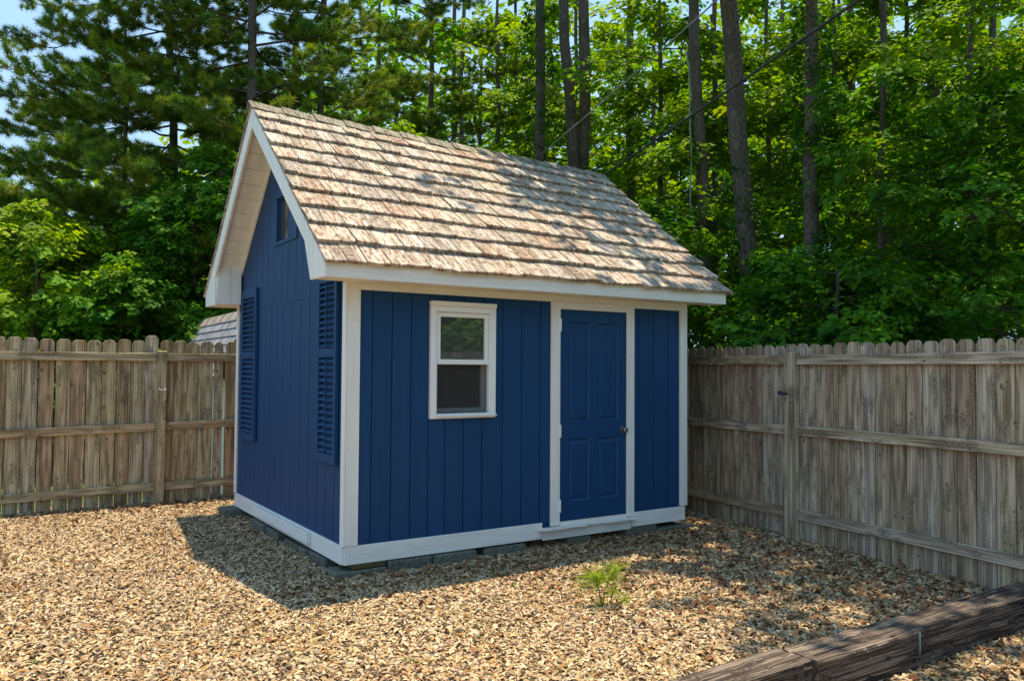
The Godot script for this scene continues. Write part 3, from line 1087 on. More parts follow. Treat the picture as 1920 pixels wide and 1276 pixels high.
# ---------- ground ----------
func build_ground() -> void:
	var mb := MB.new()
	var s := 220.0
	mb.poly([Vector3(-s, -0.1, -s), Vector3(s, -0.1, -s), Vector3(s, -0.1, s), Vector3(-s, -0.1, s)], Vector3.UP, Color.WHITE, [Vector2.ZERO, Vector2.RIGHT, Vector2.ONE, Vector2.DOWN])
	var g := part(self, "ground", mb, M.grass)
	tag(g, "grassy ground under the trees beyond the fences", "ground", "", "structure")
	mb = MB.new()
	var nz := FastNoiseLite.new()
	nz.seed = 3
	nz.frequency = 0.5
	var x0 := -7.0
	var z0 := -4.13
	var st := 0.2
	var nx := 60
	var nzc := 36
	for j in nzc:
		for i in nx:
			var q := []
			var uv := []
			for e in [[0, 0], [1, 0], [1, 1], [0, 1]]:
				var x: float = x0 + (i + e[0]) * st
				var z: float = z0 + (j + e[1]) * st
				q.append(Vector3(x, 0.012 * nz.get_noise_2d(x, z) - 0.004, z))
				uv.append(Vector2(x, z))
			mb.poly(q, Vector3.UP, Color.WHITE, uv)
	g = part(self, "yard_soil", mb, M.soil)
	tag(g, "bare brown soil of the fenced yard under the mulch", "ground", "", "structure")
	mb = MB.new()
	mb.poly([Vector3(-9, -0.066, 3.09), Vector3(5.5, -0.066, 3.09), Vector3(5.5, -0.066, 10), Vector3(-9, -0.066, 10)], Vector3.UP, Color.WHITE, [Vector2.ZERO, Vector2.RIGHT, Vector2.ONE, Vector2.DOWN])
	g = part(self, "lower_soil", mb, M.soil)
	tag(g, "bare soil of the lower terrace in front of the timber", "ground", "", "structure")
	# patches of loose chips, laid over one another at every angle
	var pal := [Color(0.47, 0.32, 0.17), Color(0.55, 0.40, 0.23), Color(0.40, 0.27, 0.14), Color(0.58, 0.44, 0.28), Color(0.33, 0.25, 0.17), Color(0.38, 0.21, 0.08), Color(0.24, 0.13, 0.06), Color(0.46, 0.37, 0.26), Color(0.10, 0.065, 0.04), Color(0.62, 0.48, 0.31)]
	var patches := []
	for k in 6:
		mb = MB.new()
		for i in 1150:
			var r := sqrt(rng.randf()) * 0.36
			var an := R(0, TAU)
			var c := Vector3(r * cos(an), R(0.002, 0.020), r * sin(an))
			var bs := Basis.from_euler(Vector3(R(-0.55, 0.55), R(0, TAU), R(-0.4, 0.4)))
			var ln := R(0.017, 0.042)
			var wd := R(0.0045, 0.0115)
			if rng.randf() < 0.12:
				ln *= 1.7
				wd *= 0.5
			var col: Color = pal[rng.randi() % pal.size()] * R(0.75, 1.15)
			col.a = 1.0
			if rng.randf() < 0.78:
				ln *= 1.25
				var bend := R(-0.9, 1.5)
				var p := []
				for e in 4:
					var t := e / 3.0 - 0.5
					var yy := bend * ln * (0.25 - t * t)
					var ww := wd * (1.0 - 1.5 * t * t)
					p.append([c + bs * Vector3(t * ln, yy, -ww), c + bs * Vector3(t * ln, yy + wd * 0.3, ww)])
				for e in 3:
					mb.tri(p[e][0], p[e][1], p[e + 1][1], col)
					mb.tri(p[e][0], p[e + 1][1], p[e + 1][0], col)
			else:
				var hh := Vector3(ln / 2.0, R(0.0015, 0.004), wd)
				var q := []
				for yy in [-1.0, 1.0]:
					for e in [[-1, -1], [1, -1], [1, 1], [-1, 1]]:
						q.append(c + bs * Vector3(hh.x * e[0] * R(0.75, 1.1), hh.y * yy, hh.z * e[1] * R(0.6, 1.1)))
				mb.hexa(q, col)
		patches.append(mb.mesh())
	var xfs := [[], [], [], [], [], []]
	var cols := [[], [], [], [], [], []]
	var zz := -3.98
	while zz < 5.6:
		var xx := -5.6
		while xx < 4.9:
			var p := Vector3(xx + R(-0.12, 0.12), 0.0, zz + R(-0.12, 0.12))
			var edge := 4.72 - (p.z + 4.1) * 0.1555 - 0.2
			var under := p.x > 0.45 and p.x < 3.1 and p.z < -0.45 and p.z > -2.7
			var low := p.z > 3.2
			if p.z > 2.78 and p.z < 3.42:
				p.z = 2.72 if p.z < 3.1 else 3.46
				low = p.z > 3.0
			if p.x >= edge and p.x < edge + 0.37:
				p.x = edge - R(0.0, 0.08)
			if p.x < edge and not under:
				p.y = -0.064 if low else 0.0
				var k := rng.randi() % 6
				xfs[k].append(Transform3D(Basis(Vector3.UP, R(0, TAU)), p))
				var tn := R(0.86, 1.1)
				cols[k].append(Color(tn, tn * R(0.97, 1.02), tn * R(0.93, 1.03)))
			xx += 0.36
		zz += 0.36
	var mulch := thing("mulch", "loose tan wood chip mulch covering the yard", "mulch", Vector3.ZERO, "", "stuff")
	for k in 6:
		var o := many(mulch, "chips", patches[k], M.chip, xfs[k], cols[k])
		o.set_meta("kind", "stuff")
	# curled dead leaves, thickest along the right-hand fence
	mb = MB.new()
	var lp := []
	for i in 7:
		var t := i / 6.0
		var w := 0.019 * sin(PI * pow(t, 0.8)) + 0.0005
		var y := 0.012 * sin(t * 3.4)
		lp.append([Vector3(t * 0.07 - 0.035, y + w * 0.7, -w), Vector3(t * 0.07 - 0.035, y, 0), Vector3(t * 0.07 - 0.035, y + w * 0.55, w)])
	for i in 6:
		for e in 2:
			mb.tri(lp[i][e], lp[i + 1][e], lp[i + 1][e + 1], Color.WHITE)
			mb.tri(lp[i][e], lp[i + 1][e + 1], lp[i][e + 1], Color.WHITE)
	var lx := []
	var lc := []
	var lpal := [Color(0.20, 0.095, 0.045), Color(0.26, 0.14, 0.07), Color(0.15, 0.08, 0.045), Color(0.36, 0.24, 0.12), Color(0.45, 0.33, 0.19), Color(0.25, 0.10, 0.04)]
	for i in 2500:
		var z := R(-3.9, 5.0)
		var ex := 4.62 - (z + 4.1) * 0.1555
		var x := ex - absf(rng.randfn(0.0, 0.5)) - 0.02
		if i > 820:
			x = R(-4.5, ex)
		if i > 1080:
			# a drift along the shed foot and the back fence
			if i % 2 == 0:
				x = R(-0.5, 3.4)
				z = absf(rng.randfn(0.0, 0.28)) + 0.06
			else:
				x = R(-4.0, 0.1)
				z = -4.05 + absf(rng.randfn(0.0, 0.2))
		if i > 1500:
			x = R(1.0, ex)
			z = R(0.2, 2.85)
			if i > 2150:
				x = R(0.8, 3.5)
				z = R(3.22, 4.4)
		if (z > 2.9 and z < 3.21) or (x > -0.02 and z < 0.03 and x < 3.5 and z > -3.1):
			continue
		lx.append(Transform3D(Basis.from_euler(Vector3(R(-0.5, 0.5), R(0, TAU), R(-0.5, 0.5))) * Basis.from_scale(Vector3.ONE * R(0.55, 1.15)), Vector3(x, (0.024 if z < 3.0 else -0.04), z)))
		var cc: Color = lpal[rng.randi() % lpal.size()] * R(0.8, 1.2)
		cc.a = 1.0
		lc.append(cc)
	var fl := many(self, "fallen_leaves", mb.mesh(), M.chip, lx, lc)
	tag(fl, "curled brown dead leaves scattered over the mulch", "leaves", "", "stuff")
	# small green weeds
	mb = MB.new()
	for i in 9:
		var an := R(0, TAU)
		var ln := R(0.02, 0.05)
		var dr := Vector3(cos(an), R(0.4, 1.3), sin(an)).normalized()
		var sd := dr.cross(Vector3.UP).normalized() * R(0.004, 0.008)
		var md := dr * ln * 0.6
		mb.tri(Vector3.ZERO, md + sd, md - sd, Color(0.10, 0.17, 0.03))
		mb.tri(md + sd, dr * ln + Vector3(0, -0.01, 0), md - sd, Color(0.12, 0.19, 0.035))
	lx = []
	lc = []
	for i in 90:
		var p := Vector3(R(-4, 3.6), 0.01, R(-3.9, 2.6))
		if i < 34:
			p = Vector3(R(-3.5, 0.0), 0.01, -4.04 + absf(rng.randfn(0, 0.1)))
		elif i < 60:
			p = Vector3(R(0.0, 3.5), 0.01, R(0.06, 0.7))
		elif p.x > -0.05 and p.z < 0.05:
			continue
		lx.append(Transform3D(Basis(Vector3.UP, R(0, TAU)) * Basis.from_scale(Vector3.ONE * R(0.5, 1.5)), p))
		lc.append(tone(0.7, 1.4))
	var wd2 := many(self, "weeds", mb.mesh(), M.leaf, lx, lc)
	tag(wd2, "tiny green weeds sprouting through the mulch", "weeds", "", "stuff")

func build_timbers() -> void:
	var nz := FastNoiseLite.new()
	nz.seed = 77
	nz.frequency = 1.0
	nz.fractal_octaves = 3
	var rows := [[1.165, 3.62, 0.0, "weathered brown railroad timber butting the grey picket fence, pale paint streak on its side"], [-1.30, 1.15, 0.02, "dark cracked railroad timber lying end to end between two others"], [-3.78, -1.32, -0.01, "dark weathered railroad timber at the open end of the row"]]
	for q in rows:
		var x0: float = q[0]
		var x1: float = q[1]
		var t := thing("railroad_timber", q[3], "timber", Vector3(0, 0, 0), "railroad timbers edging the yard")
		t.position = Vector3((x0 + x1) / 2.0, -0.065, 3.07)
		t.rotation.y = q[2]
		var hl := (x1 - x0) / 2.0
		var mb := MB.new()
		var seg := 80
		var ring := []
		for k in 12:
			ring.append(Vector2(0.11, -0.108 + 0.216 * k / 12.0))
		for k in 12:
			ring.append(Vector2(0.11 - 0.22 * k / 12.0, 0.108))
		for k in 12:
			ring.append(Vector2(-0.11, 0.108 - 0.216 * k / 12.0))
		for k in 4:
			ring.append(Vector2(-0.11 + 0.22 * k / 4.0, -0.108))
		var cnt := ring.size()
		var P := []
		for i in seg + 1:
			var x := lerpf(-hl, hl, float(i) / seg)
			var row := []
			for k in cnt:
				var c: Vector2 = ring[k]
				# round the arrises, then rough them
				var cc := Vector2(clampf(c.x, -0.092, 0.092), clampf(c.y, -0.09, 0.09))
				var dd := c - cc
				if dd.length() > 0.018:
					c = cc + dd.normalized() * 0.018
				var wx := x + x0 * 3.1
				var d := 0.006 * nz.get_noise_3d(wx * 4.0, c.x * 22.0, c.y * 22.0) + 0.003 * nz.get_noise_3d(wx * 16.0, c.x * 60.0, c.y * 60.0)
				# long drying checks
				var crack := absf(nz.get_noise_3d(wx * 1.1 + 30.0, c.x * 26.0, c.y * 26.0))
				if crack < 0.055:
					d -= 0.015 * (1.0 - crack / 0.055)
				var oo := c + c.normalized() * d
				row.append(Vector3(x, oo.y + 0.108, oo.x))
			P.append(row)
		var uo := uoff()
		for i in seg:
			for k in cnt:
				var k2 := (k + 1) % cnt
				var a: Vector3 = P[i][k]
				var b: Vector3 = P[i + 1][k]
				var c2: Vector3 = P[i + 1][k2]
				var d2: Vector3 = P[i][k2]
				var m := (a + c2) / 2.0
				var su := k * 0.018
				mb.poly([a, b, c2, d2], Vector3(0, m.y - 0.108, m.z), Color.WHITE, [uo + Vector2(su, a.x), uo + Vector2(su, b.x), uo + Vector2(su + 0.018, c2.x), uo + Vector2(su + 0.018, d2.x)])
		for e in [0, seg]:
			var mid := Vector3(P[e][0].x, 0.108, 0.0)
			for k in cnt:
				var a: Vector3 = P[e][k]
				var b: Vector3 = P[e][(k + 1) % cnt]
				mb.poly([mid, a, b], Vector3(signf(mid.x), 0, 0), Color.WHITE, [Vector2(0.1, 0.1), Vector2(a.z, a.y), Vector2(b.z, b.y)])
		part(t, "beam", mb, M.tie)
		if x0 > 1.0:
			var pm := MB.new()
			var cx := 2.04 - t.position.x
			var w0 := 0.010
			var w1 := 0.012
			for k in 9:
				var y := 0.203 - 0.013 * k
				var v0 := clampf(w0 + R(-0.004, 0.003), 0.003, 0.015)
				var v1 := clampf(w1 + R(-0.004, 0.003), 0.003, 0.015)
				var z := 0.1125
				pm.poly([Vector3(cx - w0, y, z), Vector3(cx + w1, y, z), Vector3(cx + v1, y - 0.013, z), Vector3(cx - v0, y - 0.013, z)], Vector3.BACK, Color(0.36, 0.43, 0.39), [Vector2.ZERO, Vector2.ZERO, Vector2.ZERO, Vector2.ZERO])
				w0 = v0
				w1 = v1
			var o := part(t, "paint_streak", pm, M.chip)
			o.set_meta("label", "pale blue-white paint streak")

func build_blocks() -> void:
	# lo x, hi x, lo z, hi z, height, bottom
	var B := [
		[-0.085, 0.335, -0.19, 0.035, 0.055, 0.0, "low grey paver at the shed's white corner post"],
		[0.06, 0.335, -0.22, 0.01, 0.043, 0.056, "mossy brown brick resting on the corner paver"],
		[0.345, 0.72, -0.19, 0.035, 0.092, 0.0, "grey concrete block under the front skirt, next to the corner paver"],
		[0.73, 1.11, -0.19, 0.05, 0.092, 0.0, "grey concrete block under the front skirt below the window"],
		[1.21, 1.61, -0.2, 0.01, 0.085, 0.0, "grey concrete block under the front skirt between window and door"],
		[2.06, 2.32, -0.2, 0.01, 0.075, 0.0, "short grey concrete block under the door sill"],
		[2.74, 3.12, -0.24, 0.0, 0.097, 0.0, "grey concrete block under the skirt just past the door"],
		[3.13, 3.58, -0.2, 0.03, 0.055, 0.0, "low grey paver at the far end of the front skirt"],
		[-0.03, 0.2, -0.68, -0.33, 0.085, 0.0, "grey concrete block under the end wall, next to the corner paver"],
		[-0.045, 0.2, -0.90, -0.72, 0.08, 0.0, "short grey concrete block under the end of the ledger board"],
		[-0.03, 0.2, -1.31, -0.97, 0.07, 0.0, "mossy grey block under the ledger board near its free end"],
		[-0.05, 0.2, -1.80, -1.43, 0.088, 0.0, "mossy green-topped block under the middle of the ledger board"],
		[-0.06, 0.2, -2.25, -1.84, 0.092, 0.0, "grey block under the back end of the ledger board"],
		[-0.16, 0.09, -3.12, -2.84, 0.098, 0.0, "loose grey concrete block jutting out at the back corner of the shed"],
	]
	for q in B:
		var mb := MB.new()
		var c := Vector3((q[0] + q[1]) / 2.0, q[5], (q[2] + q[3]) / 2.0)
		var sz := Vector3(q[1] - q[0], q[4] + (0.03 if q[5] < 0.01 else 0.0), q[3] - q[2])
		var t := 1.0
		mb.box(Transform3D(Basis.IDENTITY, Vector3(0, sz.y / 2.0 - (0.03 if q[5] < 0.01 else 0.0), 0)), sz, 0.009, tone(0.85, 1.1) if q[5] < 0.01 else Color(0.75, 0.6, 0.32), 1, uoff())
		var o := part(self, "concrete_block", mb, M.concrete)
		o.position = c
		o.rotation.y = R(-0.03, 0.03) * t
		tag(o, q[6], "block", "blocks the shed stands on")

func build_neighbour() -> void:
	var t := thing("neighbouring_shed", "small outbuilding with steep grey shingle roof behind the brown picket fence", "shed", Vector3(0.60, 0, -6.4))
	t.rotation.y = -0.03
	var W := Color.WHITE
	var mb := MB.new()
	mb.bx(Vector3(-0.30, -0.1, -1.5), Vector3(0.30, 1.52, 1.95), 0.005, W)
	part(t, "wall", mb, M.white)
	mb = MB.new()
	mb.prism(PackedVector2Array([Vector2(-0.50, 1.40), Vector2(0.50, 1.40), Vector2(0.0, 2.255)]), -1.6, 2.06, Transform3D.IDENTITY, 0.0, Color(0.4, 0.4, 0.4))
	var rf := part(t, "roof", mb, M.fence)
	for k in 8:
		var z := -1.63
		while z < 2.0:
			var w := R(0.13, 0.24)
			for side in [-1.0, 1.0]:
				var t0 := (k - 0.12) / 8.0
				var t1 := minf(t0 + 0.165, 1.0)
				var nn := Vector3(side * 0.86, 0.5, 0)
				var e := Vector3(side * 0.505, 1.40, 0)
				var r := Vector3(0, 2.26, 0)
				mb = MB.new()
				var q := []
				for h in [[0.006, 0.001], [0.022, 0.006]]:
					q.append(e.lerp(r, t0) + nn * h[0] + Vector3(0, 0, z))
					q.append(e.lerp(r, t0) + nn * h[0] + Vector3(0, 0, z + w))
					q.append(e.lerp(r, t1) + nn * h[1] + Vector3(0, 0, z + w))
					q.append(e.lerp(r, t1) + nn * h[1] + Vector3(0, 0, z))
				mb.hexa(q, Color(0.52, 0.63, 0.84) * R(0.85, 1.1), uoff())
				part(rf, "shingle", mb, M.shingle)
			z += w + 0.005
	mb = MB.new()
	for side in [-1.0, 1.0]:
		mb.hexa([Vector3(0, 2.265, -1.64), Vector3(0, 2.265, 2.1), Vector3(side * 0.07, 2.15, 2.1), Vector3(side * 0.07, 2.15, -1.64), Vector3(0, 2.285, -1.64), Vector3(0, 2.285, 2.1), Vector3(side * 0.085, 2.16, 2.1), Vector3(side * 0.085, 2.16, -1.64)], Color(0.6, 0.62, 0.66))
	part(rf, "ridge_cap", mb, M.shingle)

# ---------- plants ----------
var spray: Mesh
var spray_b: Mesh
var tuft: Mesh
var tnoise := FastNoiseLite.new()

func leaf_spray(cnt: int, ln: float, lo: float, hi: float, wide: float) -> ArrayMesh:
	var mb := MB.new()
	for i in cnt:
		var t := (i + 0.6) / cnt
		var s := 1.0 if i % 2 == 0 else -1.0
		var b := Vector3(t * ln, R(-0.05, 0.05), s * R(0.0, 0.13) * (1.15 - t))
		var an := s * R(0.4, 1.25) * (1.0 - 0.6 * t)
		var d := Vector3(cos(an), R(-0.45, 0.15), sin(an)).normalized()
		var sz := R(lo, hi)
		var up := Vector3(R(-0.4, 0.4), 1, R(-0.4, 0.4)).normalized()
		var sd := d.cross(up).normalized() * sz * wide
		up = sd.cross(d).normalized()
		var k := R(0.8, 1.2)
		var col := Color(k, k, k)
		var m1 := b + d * sz * 0.35
		var m2 := b + d * sz * 0.72 - up * sz * 0.06
		var tip := b + d * sz - up * sz * 0.18
		var l1 := m1 + sd + up * sz * 0.1
		var r1 := m1 - sd + up * sz * 0.1
		var l2 := m2 + sd * 0.72 + up * sz * 0.04
		var r2 := m2 - sd * 0.72 + up * sz * 0.04
		mb.tri(b, l1, m2, col)
		mb.tri(l1, l2, m2, col)
		mb.tri(l2, tip, m2, col)
		mb.tri(b, m2, r1, col)
		mb.tri(r1, m2, r2, col)
		mb.tri(r2, m2, tip, col)
	return mb.mesh()

func pine_tuft() -> ArrayMesh:
	var mb := MB.new()
	for i in 90:
		var d := Vector3(R(-0.45, 1.0), R(-1, 1), R(-1, 1)).normalized()
		d = (d + Vector3(0.3, 0.15, 0)).normalized()
		var b := Vector3(R(-0.07, 0.07), 0, 0)
		var ln := R(0.08, 0.135)
		var sd := d.cross(Vector3(R(-1, 1), R(-1, 1), R(-1, 1))).normalized() * 0.0052
		var k := R(0.75, 1.25)
		var tip := b + d * ln - Vector3(0, ln * 0.12, 0)
		mb.tri(b + sd, b - sd, tip, Color(k, k, k))
	mb.tri(Vector3(-0.2, -0.005, 0), Vector3(-0.2, 0.005, 0), Vector3(0.06, 0, 0), Color(0.9, 0.5, 0.4))
	return mb.mesh()

func frame_along(d: Vector3, roll: float) -> Basis:
	var x := d.normalized()
	var z := x.cross(Vector3.UP)
	if z.length() < 0.1:
		z = Vector3.BACK
	z = z.normalized()
	var y := z.cross(x).normalized()
	return Basis(x, y, z) * Basis(Vector3.RIGHT, roll)

func trunk_part(root: Node3D, H: float, r: float, lean: Vector3, wob: float) -> Array:
	var path := []
	var rad := []
	var k := 16
	for i in k + 1:
		var t := float(i) / k
		var y := -0.15 + t * H
		path.append(Vector3(lean.x * y + wob * tnoise.get_noise_2d(y * 0.35, root.position.x * 3.0), y, lean.z * y + wob * tnoise.get_noise_2d(y * 0.35 + 90.0, root.position.z * 3.0)))
		var flare := 0.45 * exp(-y / 0.35) if y > -0.1 else 0.45
		rad.append(r * (1.0 + flare) * lerpf(1.0, 0.35, t))
	var mb := MB.new()
	mb.tube(path, rad, 12, tone(0.85, 1.1), 0.10, tnoise)
	part(root, "trunk", mb, M.bark)
	return path

func at_h(path: Array, y: float) -> Vector3:
	for i in path.size() - 1:
		if path[i + 1].y >= y:
			return path[i].lerp(path[i + 1], clampf((y - path[i].y) / (path[i + 1].y - path[i].y), 0.0, 1.0))
	return path[path.size() - 1]

func broadleaf(nm: String, label: String, group: String, pos: Vector3, o: Dictionary) -> Node3D:
	# o: H, r, cb (crown base), cr (crown radius), limbs, sprays, scale, pal, lean, bias (az, strength), ivy
	var root := thing(nm, label, "tree" if not o.has("bush") else "shrub", pos, group)
	var H: float = o.H
	var path := trunk_part(root, H, o.r, o.get("lean", Vector3.ZERO), o.get("wob", 0.12))
	var mb := MB.new()
	var xfs := []
	var cols := []
	var nl: int = o.limbs
	var per: int = int(o.sprays / float(nl))
	var pal: Array = o.pal
	var az := R(0, TAU)
	for i in nl:
		var t := (i + R(0.0, 0.8)) / nl
		var y: float = lerpf(o.cb, H * 0.97, t)
		az += 2.4 + R(-0.4, 0.4)
		var a := az
		if o.has("bias") and rng.randf() < 0.72:
			a = o.bias + R(-0.85, 0.85)
		var prof := sin(PI * clampf(0.22 + t * 0.72, 0.0, 1.0))
		var ln: float = o.cr * prof * R(0.7, 1.15) + 0.25
		var base := at_h(path, y)
		var dir := Vector3(cos(a), R(0.05, 0.55) * (1.0 - 0.3 * t), sin(a))
		var lp := []
		var lr := []
		var r0: float = maxf(0.012, o.r * 0.32 * (1.0 - 0.5 * t))
		for k in 5:
			var s := k / 4.0
			var q := base + dir * ln * s + Vector3(0, -0.22 * ln * s * s, 0)
			if k > 0:
				q += Vector3(R(-1, 1), R(-0.5, 0.5), R(-1, 1)) * ln * 0.04
			lp.append(q)
			lr.append(r0 * (1.0 - 0.85 * s))
		mb.tube(lp, lr, 5, Color(0.75, 0.72, 0.68))
		var lat := Vector3(-sin(a), 0, cos(a))
		for g in 4:
			var s := R(0.35, 0.85)
			var q0: Vector3 = lp[0].lerp(lp[4], s)
			q0.y = lerpf(lp[int(s * 4.0)].y, lp[mini(4, int(s * 4.0) + 1)].y, fmod(s * 4.0, 1.0))
			var q1 := q0 + (lat * (1.0 if g % 2 == 0 else -1.0) + Vector3(cos(a), 0, sin(a)) * 0.6) * ln * R(0.2, 0.4) * (1.15 - s) + Vector3(0, R(-0.05, 0.15) * ln, 0)
			mb.tube([q0, q0.lerp(q1, 0.5) + Vector3(0, 0.03 * ln, 0), q1], [r0 * 0.4, r0 * 0.25, 0.004], 4, Color(0.75, 0.72, 0.68))
		for k in per:
			var s := pow(R(0.03, 1.0), 0.6)
			var seg := s * 3.999
			var q: Vector3 = lp[int(seg)].lerp(lp[int(seg) + 1], fmod(seg, 1.0))
			var sp := ln * 0.40 * (1.2 - s * 0.75)
			q += lat * rng.randfn(0.0, 0.55) * sp + Vector3(0, rng.randfn(0.03, 0.14) * (0.5 + 0.3 * ln), 0)
			var yaw := a + R(-1.3, 1.3)
			var bs := frame_along(Vector3(cos(yaw), R(-0.45, 0.2), sin(yaw)), R(-0.6, 0.6))
			var sz: float = o.scale * R(0.7, 1.3)
			xfs.append(Transform3D(bs * Basis.from_scale(Vector3.ONE * sz), q))
			var c0: Color = pal[rng.randi() % pal.size()]
			var kk := R(0.75, 1.25)
			cols.append(Color(c0.r * kk * R(0.9, 1.15), c0.g * kk, c0.b * kk))
	part(root, "limbs", mb, M.bark)
	many(root, "crown", spray, M.leaf, xfs, cols).set_meta("kind", "stuff")
	if o.has("ivy"):
		ivy(root, path, o.r, o.ivy)
	return root

func ivy(root: Node3D, path: Array, r: float, iv: Array) -> void:
	# iv: low, high, count
	var xfs := []
	var cols := []
	for i in iv[2]:
		var y: float = lerpf(iv[0], iv[1], pow(rng.randf(), 1.3))
		var a := R(0, TAU)
		var d := Vector3(cos(a), 0, sin(a))
		var p := at_h(path, y) + d * (r + R(-0.02, 0.16))
		xfs.append(Transform3D(frame_along(d + Vector3(0, R(-1.2, 0.2), 0), R(-1, 1)) * Basis.from_scale(Vector3.ONE * R(0.45, 0.8)), p))
		var k := R(0.7, 1.3)
		cols.append(Color(0.045 * k, 0.13 * k, 0.02 * k))
	many(root, "ivy", spray_b, M.leaf, xfs, cols).set_meta("kind", "stuff")

func pine(label: String, group: String, pos: Vector3, o: Dictionary) -> Node3D:
	# o: H, r, cb, cr, whorls, per, lean, pal, dens
	var root := thing("pine_tree", label, "tree", pos, group)
	var H: float = o.H
	var path := trunk_part(root, H, o.r, o.get("lean", Vector3.ZERO), o.get("wob", 0.10))
	if o.has("ivy"):
		ivy(root, path, o.r, o.ivy)
	if o.whorls == 0:
		return root
	var mb := MB.new()
	var xfs := []
	var cols := []
	var pal: Array = o.pal
	for w in o.whorls:
		var t := float(w) / maxf(1.0, o.whorls - 1)
		for j in o.per:
			var y: float = lerpf(o.cb, H * 0.98, t) + R(-0.25, 0.25)
			var a: float = TAU * (j + R(0.0, 0.7)) / o.per + w * 1.1
			var ln: float = o.cr * lerpf(1.0, 0.25, pow(t, 1.3)) * R(0.65, 1.12)
			if o.has("reach") and cos(a - o.reach) > 0.3:
				ln *= 1.25
			var base := at_h(path, y)
			var lp := []
			var lr := []
			var rise: float = R(-0.12, 0.22) - o.get("droop", 0.0)
			var r0: float = maxf(0.014, o.r * 0.26 * lerpf(1.0, 0.5, t))
			for k in 6:
				var s := k / 5.0
				var q := base + Vector3(cos(a), rise, sin(a)) * ln * s + Vector3(0, (-0.20 * s + 0.24 * s * s) * ln * 0.6, 0)
				if k > 0:
					q += Vector3(R(-1, 1), R(-1, 1), R(-1, 1)) * 0.025 * ln
				lp.append(q)
				lr.append(r0 * (1.0 - 0.85 * s))
			mb.tube(lp, lr, 5, Color(0.72, 0.68, 0.65))
			var lat := Vector3(-sin(a), 0, cos(a))
			var fwd := Vector3(cos(a), 0, sin(a))
			var twigs := int(ln * 3.6 * o.get("dens", 1.0)) + 3
			for g in twigs:
				var s := lerpf(0.28, 1.0, (g + R(0, 0.9)) / twigs)
				var seg := minf(s, 0.999) * 5.0
				var q0: Vector3 = lp[int(seg)].lerp(lp[mini(5, int(seg) + 1)], fmod(seg, 1.0))
				var sg := 1.0 if g % 2 == 0 else -1.0
				var tl := ln * R(0.16, 0.34) * (1.25 - 0.75 * s)
				var td := (lat * sg * R(0.5, 1.0) + fwd * R(0.5, 1.0)).normalized()
				var q1 := q0 + td * tl + Vector3(0, R(0.0, 0.22) * tl, 0)
				mb.tube([q0, q0.lerp(q1, 0.55), q1], [r0 * 0.28, r0 * 0.18, 0.004], 4, Color(0.72, 0.68, 0.65))
				var nt := int(tl * 6.0) + 3
				for e in nt:
					var f := lerpf(0.25, 1.05, (e + R(0, 1)) / nt)
					var q := q0.lerp(q1, f) + Vector3(R(-1, 1), R(-0.3, 0.7), R(-1, 1)) * 0.10
					var dd := td + Vector3(R(-0.6, 0.6), R(-0.1, 0.8), R(-0.6, 0.6))
					xfs.append(Transform3D(frame_along(dd, R(0, TAU)) * Basis.from_scale(Vector3.ONE * R(0.85, 1.35)), q))
					var c0: Color = pal[rng.randi() % pal.size()]
					var kk := R(0.75, 1.25)
					cols.append(Color(c0.r * kk, c0.g * kk, c0.b * kk))
	part(root, "limbs", mb, M.bark)
	many(root, "crown", tuft, M.needle, xfs, cols).set_meta("kind", "stuff")
	return root

